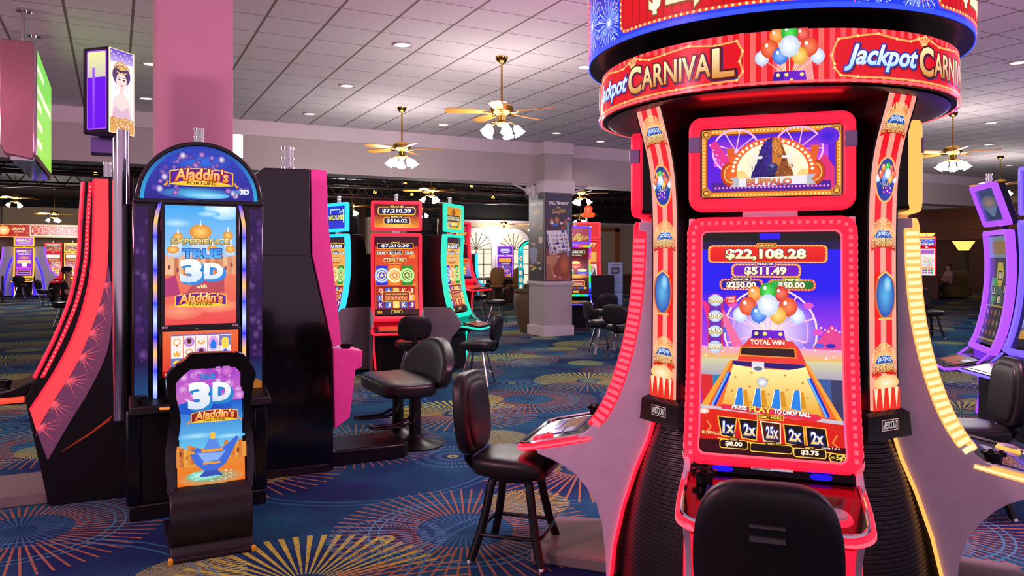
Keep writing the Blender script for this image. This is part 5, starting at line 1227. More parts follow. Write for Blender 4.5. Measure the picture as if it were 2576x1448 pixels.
    MB().box(-0.24, 0.24, -0.12, -0.05, 0.05, 0.5).build('lower_door', black_matte, r, bevel=0.006)
    return r


def plaque(a, x0, y0, x1, y1, t, face='#1c1c50', rim='#ffc838', name=None):
    a.rr(x0, y0, x1, y1, (y1 - y0) * .3, rim); k = (y1 - y0) * .10; a.rr(x0 + k, y0 + k, x1 - k, y1 - k, (y1 - y0) * .25, face)
    h = y1 - y0; a.text(t, x0 + (x1 - x0) * .12, y0 + h * .22, x1 - (x1 - x0) * .12, y1 - h * .18, '#ffffff', bold=0.03)
    if name: cx = (x0 + x1) / 2; a.rr(cx - h * .9, y0 - h * .22, cx + h * .9, y0 + h * .18, h * .1, '#3a2010'); a.text(name, cx - h * .75, y0 - h * .15, cx + h * .75, y0 + h * .12, '#ffd860', bold=0.03)


def coin_art(money, warm, seed, title='COIN TRIO'):
    random.seed(seed); a = Art(947, 603, 1054, 791, lg(603, '#3a1424', 791, '#4a1418')); a.rect(947, 625, 1054, 790, lg(625, warm[0], 740, warm[1]))
    for _ in range(30): a.spot(random.uniform(950, 1050), random.uniform(640, 725), *[random.uniform(3, 9)] * 2, random.choice(['#f0602a', '#d03018', '#ffa040']), warm[1], 8)
    plaque(a, 952, 616, 1043, 631, money, name='GRAND'); plaque(a, 949, 636, 975, 645, '$28.88'); plaque(a, 978, 635, 1016, 645, '$516.02', name='MAJOR'); plaque(a, 1019, 636, 1044, 645, '$10.88')
    a.text(title, 968, 652, 1026, 664, lg(652, '#fff8d0', 664, '#ffc040'), '#7a1408', 0.07, 0.03, arch=1.0); a.rect(978, 665, 1014, 669, '#c81c10'); a.text('FORTUNE TRAILS', 980, 666, 1012, 668.5, '#ffe080')
    for cx, c, d in ((964, '#2030d0', '#a8d0ff'), (996, '#e8822a', '#fff0b0'), (1027, '#128a28', '#a0ff90')):
        a.rr(cx - 14, 672, cx + 14, 720, 3, c); a.spot(cx, 696, 18, 18, '#fff4d0', d, 24); a.ell(cx, 696, 13, 13, c, 24); a.arc(cx, 696, 11, 11, 2.5, '#f4e0a0'); a.poly([(cx, 691), (cx + 5, 696), (cx, 701), (cx - 5, 696)], '#ffe8b0')
        a.dots([(cx + 8 * math.cos(k), 696 + 8 * math.sin(k)) for k in range(7)], 1.8, '#ffd870', 6)
    a.rect(950, 723, 1046, 778, '#8a1c18')
    for i in range(5):
        for j in range(3): a.rr(953 + 19 * i, 726 + 17 * j, 969 + 19 * i, 741 + 17 * j, 2, random.choice(['#e8a030', '#5a2a98', '#c83020', '#f0d060', '#3a60c0'])); a.text(random.choice(['10', 'K', 'J', 'Q', 'A']), 957 + 19 * i, 728 + 17 * j, 966 + 19 * i, 739 + 17 * j, '#ffe0b0', bold=0.03)
    a.rr(964, 735, 1034, 760, 2, '#f4c860'); a.rr(966, 737, 1032, 758, 2, '#a01c14'); a.text('CHOOSE YOUR DENOMINATION', 972, 740, 1026, 743.5, '#ffe8b0')
    for k, t in enumerate(('1¢', '2¢', '5¢', '10¢')): a.rr(972 + 14 * k, 746, 984 + 14 * k, 756, 2, '#f0c060'); a.rr(973 + 14 * k, 747, 983 + 14 * k, 755, 2, '#b83018'); a.text(t, 975 + 14 * k, 748.5, 981 + 14 * k, 753.5, '#fff0c0')
    a.rect(947, 778, 1054, 791, '#2a1018'); a.rr(986, 780, 1014, 789, 2, '#e8c030'); a.rr(987, 781, 1013, 788, 2, '#2a1808'); a.text('$0.00', 993, 782.5, 1008, 787, '#ffe060', bold=0.02); a.rect(952, 782, 964, 788, '#d08a28')
    return a


a = Art(944, 510, 1055, 577, '#5a1418'); a.rect(944, 540, 1055, 577, lg(540, '#8a1c14', 577, '#f0901c')); a.spot(1000, 574, 50, 14, '#ffd060', '#f08a20')
plaque(a, 953, 518, 1047, 541, '$7,210.39', name='GRAND'); plaque(a, 967, 547, 1034, 567, '$516.02', name='MAJOR')
slot('red-framed slot machine with three coins, facing the aisle between blue and turquoise ones', (3.59, 10.55), math.radians(-15), red_led, coin_art('$7,210.39', ('#d83a1c', '#e8621c'), 1), a)
teal_led = glow('turquoise_light', (0.004, 0.60, 0.42), 1.5); blue_led = glow('sky_blue_light', (0.01, 0.42, 1.0), 2.0); violet_led = glow('violet_light', '#8a3cff', 2.0); gold_led = glow('gold_light', '#ffc030', 1.4)
a = Art(0, 0, 110, 68, lg(0, '#d8861c', 68, '#f0c030')); a.arc(55, 36, 26, 26, 6, '#b87a18'); a.arc(36, 48, 16, 14, 6, '#3060c0', 60, 300); a.arc(76, 48, 16, 14, 6, '#2a8a48', -120, 120); a.ell(55, 18, 12, 12, '#a04a18'); a.rect(12, 26, 98, 44, '#1a2848'); a.text('KIN DRAGON TIGER', 14, 29, 96, 41, '#f0e8b0', bold=0.03); a.text('FORTUNE', 34, 48, 78, 56, '#fff0c0', bold=0.03)
slot('turquoise-lit slot machine at the end of the coin trio, turned to the aisle', (4.57, 10.80), math.radians(45), teal_led, coin_art('$5,650.12', ('#f0a040', '#f8c868'), 2), a)
a = Art(0, 0, 110, 68, '#1428c8'); a.frame(30, 8, 80, 44, 2, 4, '#a8d0ff'); a.rect(10, 24, 104, 44, '#0c1880'); a.text('WILD LINES!', 20, 27, 100, 41, '#f0f040', bold=0.03); a.line([(82, 20), (96, 12), (96, 50)], 4, '#d8e8ff')
slot('sky-blue-lit slot machine half hidden behind the pink-edged cabinet', (2.93, 11.38), math.radians(-75), blue_led, coin_art('$9,610.88', ('#f0a040', '#f4b850'), 3), a)
# dark housing that carries the three
ph = empty('machine_housing', (3.76, 11.72, 0), math.radians(-15), 'black central housing with monitor backs between the coin machines', 'machine housing')
MB().box(-0.42, 0.42, -0.18, 0.5, 0, 1.75).build('body', black_matte, ph, bevel=0.02)
for s in (-1, 1):
    m_ = MB().box(s * 0.62 - 0.24, s * 0.62 + 0.24, -0.02, 0.10, 1.85, 2.32).build('monitor_back', black_matte, ph, bevel=0.015); MB().box(s * 0.62 - 0.05, s * 0.62 + 0.05, 0.0, 0.06, 1.4, 1.86).box(min(0, s * 0.62), max(0, s * 0.62), 0.02, 0.06, 1.55, 1.62).build('monitor_arm', dark_steel, ph)
    b = MB()
    for k in range(5): b.box(s * 0.62 + 0.04, s * 0.62 + 0.16, -0.023, -0.018, 2.12 + 0.022 * k, 2.13 + 0.022 * k)
    b.build('vent', mat('vent_grey', '#3a383c', 0.6), m_); candle(ph, s * 0.55, 0.04, 2.32, 1.2)

a = Art(0, 0, 110, 190, '#300818'); a.rect(0, 0, 110, 70, lg(0, '#8a1a4a', 70, '#c02028'))
a.text('GRAND', 40, 6, 100, 22, '#ff4a3a', '#3a0a10', 0.05, 0.05, 0.2); a.text('JACKPOT', 36, 26, 104, 40, '#ffe04a', '#3a0a10', 0.05, 0.05, 0.2); plaque(a, 10, 48, 104, 66, '$12,185.84', '#5a0c10', '#ff6a2a')
a.spot(55, 88, 30, 22, '#ffa030', '#a01c1c', 22); a.text('MAGIC', 34, 76, 78, 88, '#fff0b0', bold=0.03); a.text('LINK', 38, 92, 74, 103, '#fff0b0', bold=0.03); a.rect(0, 110, 110, 120, '#1a0a10')
a.rect(0, 120, 110, 190, lg(120, '#e88a18', 190, '#2a50c8')); a.text('GOLDEN', 28, 150, 84, 162, '#ffe040', '#8a3008', 0.06, 0.05); a.text('GONG', 34, 164, 78, 176, '#ffe040', '#8a3008', 0.06, 0.05); a.rect(6, 124, 104, 134, '#d83a10'); a.rect(20, 138, 90, 144, '#2a9a30'); a.rect(0, 183, 110, 190, '#1a1a30')
slot('tall red-edged grand jackpot machine behind the turquoise one', (8.20, 18.95), math.radians(30), red_led, a, None, 1.30, None)

random.seed(21)
a = Art(0, 0, 100, 180, '#5a1414'); plaque(a, 12, 10, 88, 24, '$9,386.95', '#102a10', '#e0d080'); plaque(a, 26, 27, 74, 34, '$515.81', '#1c1c1c', '#c8c8a0')
a.spot(50, 70, 46, 40, '#a8281c', '#3a0c10', 24)
for x, y, c in ((50, 66, '#d84a1c'), (24, 96, '#28a838'), (76, 96, '#2a48d8')): a.spot(x, y, 20, 15, '#fff0a0', c, 20); a.ell(x, y - 8, 18, 6, '#ffe890'); a.rect(x - 16, y - 2, x + 16, y + 6, c)
a.spot(50, 112, 50, 9, '#ffd050', '#b04a14'); a.rect(6, 122, 94, 164, '#28180c'); a.rr(14, 128, 86, 150, 4, '#f0a840'); a.rr(17, 131, 83, 147, 3, '#a02018')
for k in range(8): a.rr(10 + 10.5 * k, 153, 18 + 10.5 * k, 162, 1.5, random.choice(['#e8b040', '#3a60c0', '#c83a28']))
a.rect(24, 138, 76, 145, '#c8b0a8'); a.rr(38, 168, 62, 176, 2, '#c8a838')
t_ = Art(0, 0, 100, 64, '#8a1c1c')
for _ in range(70): t_.spot(50 + random.gauss(0, 20), 44 + random.gauss(0, 9), 4, 3.4, random.choice(['#fff080', '#e8d040', '#a8e040']), '#a86a14', 8)
slot('slot machine with a rainbow-lit frame, right of the poster pillar', (9.55, 15.25), math.radians(-27), glow('indigo_light', '#5a38ff', 1.5), a, t_, 0.97, rainbow=True, wings=False)
a = Art(0, 0, 100, 180, lg(0, '#e0401c', 180, '#a02030')); a.text('77', 60, 4, 90, 24, '#ffd0a0', '#8a0c10', 0.06, 0.05); a.rect(8, 44, 92, 84, '#e8a848'); a.rect(8, 96, 92, 170, '#f0d8d0')
for k in range(12): a.spot(random.uniform(14, 86), random.uniform(100, 166), 8, 8, random.choice(['#e84a30', '#f0b0a0', '#c02a40']), '#f0c0b0', 9)
t_ = Art(0, 0, 100, 60, '#d82018'); t_.text('77', 30, 10, 70, 50, '#ffe0c0', '#8a0c10', 0.06, 0.05)
slot('red slot machine with sevens, behind the person in the white shirt', (11.9, 18.4), math.radians(-20), red_led, a, t_, 1.08, wings=False)
hat = tag(MB().lathe([(0.16, 0), (0.20, 0.10), (0.10, 0.14), (0.12, 0.26), (0.04, 0.34), (0.001, 0.35)], (11.95, 18.4, 2.83), 20).build('topper_ornament', glow('orange_ornament', '#ff5a28', 1.0), None), 'glowing orange ornament on top of the red machine with sevens', 'ornament')


def small_art(seed, pal, title=None):
    random.seed(seed); a = Art(0, 0, 100, 180, pal[0]); a.rect(4, 6, 96, 34, pal[1])
    if title: a.text(title, 8, 10, 92, 30, '#fff0d0', pal[2], 0.06, 0.04)
    plaque(a, 14, 40, 86, 52, '$1,2' + str(seed) + '0.00', pal[0])
    for _ in range(26): a.spot(random.uniform(8, 92), random.uniform(60, 120), *[random.uniform(4, 13)] * 2, random.choice(pal[1:]), pal[0], 9)
    for i in range(5):
        for j in range(3): a.rr(8 + 17.5 * i, 124 + 16 * j, 22 + 17.5 * i, 137 + 16 * j, 2, random.choice(pal[1:]))
    return a


# machines by the arched windows
t_ = Art(0, 0, 100, 60, '#4a18a8'); t_.rect(20, 16, 80, 22, '#e8e0ff'); t_.rect(14, 28, 86, 36, '#d8c8ff'); t_.rect(24, 42, 76, 48, '#e8e0ff')
slot('violet slot machine standing before the arched window', (13.6, 26.9), math.radians(-20), violet_led, small_art(41, ['#3a18a0', '#ffa030', '#ffe060', '#e04a80']), t_, 0.86, wings=False)
slot('slot machine seen edge-on before the half-hidden arched window', (12.6, 27.4), math.radians(62), blue_led, small_art(42, ['#c85aa0', '#ffd040', '#3aa0ff', '#f0f0ff']), None, 0.9, None, wings=False)
# bank under the long money sign at the far left
red_d = glow('dim_red_light', '#f01430', 1.3); blu_d = glow('deep_blue_light', '#3018ff', 1.6)
bf = Art(0, 0, 100, 180, '#8a30d0'); bf.text('BUFFALO', 8, 8, 92, 26, '#fff0d0', '#8a4a20', 0.06, 0.05); bf.text('ASCENSION', 14, 30, 86, 42, '#e8e0ff', '#3a2080', 0.05, 0.04); bf.spot(50, 60, 40, 16, '#f0a040', '#a030d0'); bf.rect(10, 76, 90, 100, '#f0c8a0'); bf.rect(36, 92, 66, 120, '#ffffff'); bf.rect(6, 122, 94, 140, '#d050d8'); bf.rr(10, 146, 90, 174, 4, '#f0a030'); bf.rr(14, 150, 86, 170, 4, '#5a20a0'); bf.text('AWARDS JACKPOTS', 20, 157, 80, 164, '#ffffff')
t_ = Art(0, 0, 100, 60, '#c060e0'); t_.text('BUFFALO', 10, 12, 90, 30, '#fff0d0', '#8a4a20', 0.06, 0.05); t_.text('ASCENSION', 18, 34, 82, 46, '#e8e0ff', '#3a2080', 0.05, 0.04)
bm = slot('violet and gold slot machine in the middle of the bank under the long money sign', (-3.45, 39.0), math.radians(-5), gold_led, bf, t_, 1.05, (2.06, 2.46), wings=False)
for s in (-1, 1):
    MB().tube([(s * 0.40, -0.02, 1.62), (s * 0.50, 0.0, 1.35), (s * 0.62, 0.02, 0.95), (s * 0.70, 0.03, 0.5), (s * 0.72, 0.03, 0.05)], 0.03, 8).build('arch_light', blu_d, bm); MB().tube([(s * 0.36, -0.06, 0.62), (s * 0.38, -0.06, 0.05)], 0.06, 8).build('foot_light', blu_d, bm)
    MB().prism([(s * 0.37, 2.05), (s * 0.72, 2.05), (s * 0.80, 1.5), (s * 1.0, 0.95), (s * 1.2, 0.82), (s * 0.9, 0.6), (s * 0.78, 0.05), (s * 0.37, 0.05)], 'y', 0.04, 0.10).build('wing_panel', lavender, bm, bevel=0.004); MB().tube([(s * 0.74, 0.0, 2.05), (s * 0.78, 0.0, 1.6), (s * 0.92, 0.0, 1.1), (s * 1.22, 0.0, 0.84)], 0.022, 8).build('wing_light', violet_led, bm)
for x, y, led, k, lab in ((-4.75, 39.6, red_d, 51, 'red-lit slot machine left of the violet one under the money sign, cut by the frame'), (-2.42, 39.7, red_d, 52, 'red-lit slot machine just right of the violet one under the money sign'), (-1.66, 39.7, gold_led, 53, 'gold-lit slot machine at the right end of the bank under the money sign')):
    slot(lab, (x, y), 0, led, small_art(k, ['#b03020', '#f0e8e0', '#ffd050', '#4a60d0']), small_art(k + 10, ['#5a1410', '#ffb030', '#ffe080', '#c02020'], 'DRAGON'), 0.94, wings=False)
sg = empty('jackpot_sign', (-2.75, 38.75, 2.55), 0, 'long glowing money sign over the far bank of machines', 'sign')
MB().box(-1.75, 1.75, 0, 0.15, 0, 0.56).build('sign_box', black_satin, sg)
random.seed(8); a = Art(0, 0, 350, 56, '#b02810')
for _ in range(90): a.spot(random.uniform(0, 350), random.uniform(0, 56), 6, 5, random.choice(['#e86a20', '#d02010', '#ff9a40']), '#b02a12', 7)
a.spot(34, 26, 22, 20, '#fff4c0', '#ff9a30', 18); a.text('GRAND', 62, 14, 112, 26, '#ffe0b0', '#c01010', 0.05, 0.04); a.text('JACKPOT', 70, 30, 106, 37, '#ffe0b0')
a.frame(128, 4, 330, 50, 2, 3, '#fff0d8'); a.text('$15,958.66', 138, 12, 320, 42, '#d81c18', '#fff4e0', 0.05, 0.05); a.rect(0, 0, 350, 2, '#ffd890'); a.rect(0, 52, 350, 56, '#ffc878')
a.build('money_display', flat(-1.75, 1.75, 0, 0.56, -0.001), sg); 
for s in (-1, 1): MB().cyl((s * 1.5, 0.08, 0.56), (s * 1.5, 0.08, 1.8), 0.03).build('hanger', dark_steel, sg)
sp_ = empty('barrier_post', (-3.74, 34.5, 0), 0, 'thin black barrier post at the frame edge before the far bank', 'barrier post')
MB().cyl((0, 0, 0.02), (0, 0, 1.0), 0.035, None, 12).build('post', black_satin, sp_); MB().lathe([(0.18, 0), (0.18, 0.02), (0.04, 0.05), (0.001, 0.05)], n=20).build('base', black_satin, sp_)

# two violet-edged machines at the right edge
a = Art(0, 0, 100, 180, '#4a4a4c'); a.rect(0, 0, 100, 36, '#8aa0b4'); a.rect(16, 8, 84, 30, '#a8884a')
for q, (x, y, c, t) in enumerate(((52, 66, '#d8c040', '88'), (26, 92, '#58b038', '15'), (80, 88, '#4a4a50', '30'), (54, 106, '#5a6a58', '8'))): a.poly([(x - 12, y - 22), (x + 12, y - 22), (x + 18, y), (x, y + 30), (x - 18, y)], c); a.rect(x - 10, y - 8, x + 10, y + 8, '#2a2a20'); a.text(t, x - 7, y - 6, x + 7, y + 6, '#f4ecc0', bold=0.03)
a.rect(0, 118, 100, 172, '#28221c'); a.frame(0, 116, 100, 174, 2, 2.5, '#c8a030')
for i in range(5):
    for j in range(3): a.spot(12 + 19 * i, 128 + 17 * j, 6, 6.5, random.choice(['#d8a050', '#b0a8a0', '#c86a40', '#8a8070']), '#3a3028', 9)
t_ = Art(0, 0, 100, 60, lg(0, '#4a5a8a', 60, '#3a4a70')); t_.spot(50, 26, 40, 14, '#c0a088', '#56688e', 20); t_.poly([(20, 34), (80, 34), (56, 50), (44, 50)], '#7a90b8')
vi = slot('violet-edged curved machine with a dim grey screen and tilted top monitor', (7.69, 4.50), math.radians(-133), violet_led, a, t_, 0.96, (2.075, 2.50), wings=False, dim=DIM, tilt=0.33, frame=0.05)
for s in (-1, 1):
    for off_, r_ in ((0.39, 0.016), (0.425, 0.012)): MB().tube([(s * (0.35 + 0.0), 0.02 + off_ * 0.25 - interp(SLOT, z), z) for z in [0.82 + 1.2 * k / 20 for k in range(21)]], r_, 8).build('edge_light', violet_led, vi)
MB().prism([(-interp(SLOT, z) + 0.03, z) for z in (2.03, 1.7, 1.4, 1.1, 0.85)] + [(0.42, 0.85), (0.42, 2.03)], 'x', -0.345, 0.345).build('deep_body', black_satin, vi)
a = small_art(61, ['#101018', '#2a6ad8', '#e8a030', '#a0e0a0'])
t_ = Art(0, 0, 100, 60, lg(0, '#1a30a0', 60, '#2a60e0')); t_.spot(40, 30, 30, 18, '#60b0ff', '#1a40b0')
slot('dark machine with blue edge light, cut by the frame, beside the violet-edged one', (7.31, 3.86), math.radians(-120), glow('blue_violet_light', '#6a50ff', 1.6), a, t_, 1.0, (2.07, 2.52), wings=False, frame=0.04, dim=DIM)
# ---------------------------------------------------------------- ceiling fans with bouquets of lights
fan_glass = glow('fan_lamp_glass', '#ffffff', 6.0, '#ffffff')


def make_fan(label, loc, rz, top, group=None, nl=5, power=0):
    r = empty('ceiling_fan', (loc[0], loc[1], loc[2]), rz, label, 'ceiling fan', group)   # loc z: height of the blades
    MB().lathe([(0.015, top - 0.085), (0.05, top - 0.07), (0.075, top - 0.03), (0.08, top - 0.002), (0.001, top)], n=24).build('canopy', brass, r)
    MB().cyl((0, 0, 0.12), (0, 0, top - 0.06), 0.013, None, 12).build('down_rod', brass, r)
    MB().lathe([(0.001, 0.13), (0.03, 0.125), (0.12, 0.10), (0.145, 0.07), (0.145, 0.01), (0.12, -0.02), (0.06, -0.04), (0.05, -0.10), (0.07, -0.13), (0.045, -0.17), (0.001, -0.175)], n=32).build('motor', brass, r)
    for k in range(5):
        an = 2 * PI * k / 5; ca, sa = math.cos(an), math.sin(an)
        def T(x, y, z): return (x * ca - y * sa, x * sa + y * ca, z)
        arm = MB().tube([T(0.10, 0, 0.0), T(0.16, 0.01, -0.01), T(0.23, 0, 0.0)], 0.012, 6, sx=1.8).build('blade_arm', brass, r)
        pl = [(0.21, -0.045), (0.40, -0.065), (0.62, -0.072), (0.69, -0.055), (0.71, 0), (0.69, 0.055), (0.62, 0.072), (0.40, 0.065), (0.21, 0.045)]; n = len(pl)
        MB().raw([T(x, y, 0.002 + 0.22 * y) for x, y in pl] + [T(x, y, 0.012 + 0.22 * y) for x, y in pl], [tuple(range(n)), tuple(range(2 * n - 1, n - 1, -1))] + [(i, (i + 1) % n, n + (i + 1) % n, n + i) for i in range(n)]).build('blade', oak, r)
    for k in range(nl):
        an = 2 * PI * (k + 0.3) / nl; ca, sa = math.cos(an), math.sin(an); p = lambda q, z: (q * ca, q * sa, z)
        a = MB().tube([p(0.05, -0.13), p(0.10, -0.115), p(0.15, -0.135), p(0.165, -0.17)], 0.009, 6).build('lamp_arm', brass, r)
        d = Vector((ca * 0.55, sa * 0.55, -0.83)).normalized(); q0 = Vector(p(0.165, -0.165)); u = d.orthogonal().normalized(); w = d.cross(u)
        rows = [[q0 + d * t + (u * math.cos(2 * PI * j / 14) + w * math.sin(2 * PI * j / 14)) * (rr_ * (1 + (0.10 * math.cos(7 * 2 * PI * j / 14) if t > 0.1 else 0))) for j in range(14)] for t, rr_ in ((0, 0.02), (0.015, 0.04), (0.06, 0.05), (0.10, 0.058), (0.125, 0.072))]
        MB().grid(rows, True).build('glass_shade', fan_glass, a)
    if power: lamp('fan_lamp', 'POINT', (0, 0, -0.34), power, (1.0, 0.90, 0.86), 0.5, parent=r)
    return r


FZ = 3.47
make_fan('brass ceiling fan with lit glass shades, largest of those in view', (4.25, 8.5, FZ), 0.35, CEIL - FZ, power=120)
make_fan('brass ceiling fan with lit shades close to the beam, above the coin machines', (4.21, 12.1, FZ), 0.9, CEIL - FZ, power=125)
make_fan('brass ceiling fan with lit shades above the violet-edged machines', (12.7, 8.2, FZ), 0.2, CEIL - FZ, power=125)
make_fan('brass ceiling fan with lit shades, smallest under the tiled ceiling', (19.2, 11.2, FZ), 0.5, CEIL - FZ, power=125)
for x_, y_, e_, c_ in ((-4.2, 8.5, 170, (1.0, 0.72, 0.74)), (4.25, 3.6, 430, (1.0, 0.42, 0.70)), (-3.2, 3.2, 430, (1.0, 0.42, 0.62)), (12.7, 3.0, 320, (0.82, 0.5, 1.0))): lamp('unseen_fill_lamp', 'POINT', (x_, y_, 3.1), e_, c_, 0.25)  # coloured fill lamps added out of view to tint the ceiling; no fans there
hall = make_fan('ceiling fan with three lit shades under the black ceiling', (6.83, 24.5, 3.35), 0.3, 1.0, 'ceiling fans under the black ceiling', 3, 210)
for x_, y_, z_, rz_, pw_ in ((7.03, 18.0, 3.35, 0.2, 1), (10.75, 16.9, 3.35, 0.7, 1), (15.0, 23.6, 3.2, 0.1, 0), (14.7, 29.2, 3.1, 0.4, 1), (15.87, 28.8, 3.1, 0.9, 0), (-2.85, 29.6, 4.12 - 0.5, 0.5, 1), (-1.99, 33.2, 3.3, 0.2, 1), (9.0, 24.0, 3.3, 0.6, 0)):
    c = copy_tree(hall); c.location = (x_, y_, z_); c.rotation_euler = (0, 0, rz_)
    for ch in [o for o in bpy.data.objects if o.parent == c]:
        if ch.type == 'LIGHT' and not pw_: bpy.data.objects.remove(ch)
        elif ch.name.split('.')[0] in ('down_rod', 'canopy'): pass
# pipes, trusses and bare spots under the black ceiling
pipe_m = mat('dark_conduit', '#4a4448', 0.25, 0.8); rust = mat('rust_red_truss', '#4a2420', 0.6)
random.seed(31)
pr_ = tag(MB().cyl((-14, 0, 0), (24.1, 0, 0), 0.035, None, 8).build('ceiling_pipe', pipe_m, None, loc=(0, 15.6, 4.1)), 'long dark pipe running under the black ceiling', 'pipe', 'pipes under the black ceiling')
for k in range(17):
    c = pr_.copy(); COL.objects.link(c); c.location = (0, 16.2 + 0.75 * k + random.uniform(0, 0.3), random.choice((3.75, 3.9, 4.05, 4.2))); s_ = random.choice((0.7, 1.0, 1.5)); c.scale = (1, s_, s_)
tr = MB().box(-14, 24.1, -0.04, 0.04, 0.42, 0.5).box(-14, 24.1, -0.04, 0.04, 0, 0.06)
for k in range(63): tr.cyl((-14 + 0.6 * k, 0, 0.03), (-13.7 + 0.6 * k, 0, 0.45), 0.02, None, 6).cyl((-13.7 + 0.6 * k, 0, 0.45), (-13.4 + 0.6 * k, 0, 0.03), 0.02, None, 6)
tro = tag(tr.build('roof_truss', rust, None, loc=(0, 19.0, 3.8)), 'rust-dark lattice truss under the black ceiling', 'truss', 'roof trusses under the black ceiling')
for y_ in (23.0, 27.0): c = tro.copy(); COL.objects.link(c); c.location = (0, y_, 3.8)
for k, (x_, y_) in enumerate(((11.0, 24.3), (8.8, 28.4), (13.9, 28.6), (10.4, 28.7), (8.7, 24.7), (12.4, 21.0), (9.9, 17.2), (-0.5, 26.0), (0.6, 19.5))):
    if k == 0:
        sp0 = empty('spot_light', (x_, y_, 4.35), 0, 'small warm bare spot hanging from the black ceiling', 'spot light', 'bare spots under the black ceiling')
        MB().cyl((0, 0, -0.14), (0, 0, 0), 0.03, None, 10).build('holder', black_satin, sp0); MB().pad((0, 0, -0.18), (0.13, 0.13, 0.13), 2, 4).build('bulb', glow('warm_bulb', '#ff9a38', 7.0), sp0)
    else: c = copy_tree(sp0); c.location = (x_, y_, 4.35)

# ---------------------------------------------------------------- posters on the pillar
random.seed(5)
a = Art(1372, 487, 1432, 700, '#3c3450')
a.text('CALL "BINGO!"', 1379, 507, 1424, 514, '#ffffff', bold=0.03); a.text('in', 1397, 518, 1404, 524, '#f0c838', bold=0.02, shear=0.3); a.text('Laughlin', 1387, 524, 1418, 538, '#f0c838', bold=0.0, shear=0.35, tilt=-0.08)
a.rect(1374, 545, 1428, 698, '#4a2a38'); a.rect(1374, 620, 1428, 698, lg(620, '#7a3a28', 698, '#a8502c'))
for x, y, c in ((1386, 556, '#e8a070'), (1398, 552, '#e8945a'), (1418, 558, '#d87848'), (1412, 572, '#b85a38')): a.spot(x, y, 6, 11, c, '#4a2a38')
for x, y, c in ((1387, 559, '#e8e8f4'), (1408, 559, '#e0dce8'), (1391, 565, '#3a68d0'), (1397, 562, '#4a80e0'), (1424, 548, '#d88ae0')): a.ell(x, y, 3.6, 3.6, c)
a.spot(1414, 660, 14, 30, '#d87838', '#8a4028'); a.poly([(1420, 556), (1425, 556), (1425, 640), (1420, 640)], '#7aa0c8')
a.poly([(1374, 578), (1418, 576), (1428, 626), (1382, 636)], '#f4f0f8'); a.line([(1376, 584), (1384, 633), (1427, 624)], 1.4, '#3a48b8')
for j, row in enumerate((('8', '17', '45', '53', '4'), ('11', '25', '3', '49', '68'), ('6', '18', '', '46', '75'), ('10', '2', '38', '5', '60'), ('13', '26', '37', '56', '7'))):
    for i, t in enumerate(row):
        x, y = 1377 + 8.9 * i + 1.4 * j, 592 + 9.2 * j - 0.9 * i
        if t: a.text(t, x, y - 3, x + 3.2 * len(t), y + 3, '#2a2438', bold=0.02)
for x, y, c in ((1399, 608, '#3a3c90'), (1393, 621, '#6a2a30'), (1412, 616, '#4a4ab0'), (1411, 579, '#2a3ca8')): a.ell(x, y, 4, 3.6, c)
a.poly([(1374, 640), (1392, 633), (1402, 638), (1398, 652), (1388, 668), (1391, 684), (1396, 698), (1374, 698)], '#c88860'); a.poly([(1374, 656), (1384, 664), (1386, 680), (1396, 698), (1374, 698)], '#a8684a'); a.ell(1401, 640, 3, 2.4, '#e0b8a0')
for x, y, c in ((1393, 688, '#e8c8d0'), (1404, 692, '#e078c8')): a.ell(x, y, 3, 3, c)
po = empty('poster', (px0 + 0.01, py0 - 0.001, 1.18), 0, 'tall bingo poster on the broad face of the pillar', 'poster'); W_ = px1 - px0 - 0.02
MB().box(0, W_, -0.008, 0, 0, 1.88).build('board', black_matte, po); a.build('print', flat(0, W_, 0, 1.88, -0.0085), po, PRINT)
a = Art(1338, 487, 1368, 700, '#3c3448'); a.text('WINNING HANDS', 1340, 508, 1366, 515, '#f0ecf4', bold=0.03); a.text('in', 1351, 520, 1355, 526, '#e8c038', shear=0.3); a.text('Laughlin', 1345, 526, 1361, 540, '#e8c038', shear=0.35, tilt=-0.1)
a.rect(1339, 548, 1367, 698, lg(548, '#3a2428', 698, '#281a20')); a.spot(1347, 560, 5, 8, '#a86a38', '#38242a'); a.spot(1362, 568, 4, 9, '#b07038', '#38242a')
a.poly([(1340, 640), (1341, 622), (1348, 616), (1356, 622), (1357, 650), (1344, 662)], '#8a90b0'); a.ell(1347, 609, 4, 6, '#d8a888'); a.ell(1347, 604.5, 4.2, 3, '#38282a'); a.ell(1347, 613, 3, 2.4, '#4a3430')
a.poly([(1354, 650), (1357, 622), (1364, 616), (1368, 622), (1368, 655)], '#5a2428'); a.ell(1362, 602, 4, 7, '#dcb49a'); a.ell(1362, 595.5, 4, 3, '#c8b8a8')
for x, y, c in ((1343, 664, '#e0a868'), (1350, 668, '#e8c060'), (1358, 656, '#d8c0b0'), (1361, 670, '#c8a890'), (1346, 672, '#a8d060')): a.ell(x, y, 4, 3, c)
po = empty('poster', (px0 - 0.001, py1 - 0.02, 1.18), 0, 'dim poster of laughing card players on the narrow-seen face of the pillar', 'poster')
MB().box(-0.008, 0, -0.66, 0, 0, 1.88).build('board', black_matte, po); a.build('print', lambda u, v, h: (-0.0085 - h, -0.66 * u, 1.88 * v), po, PRINT)
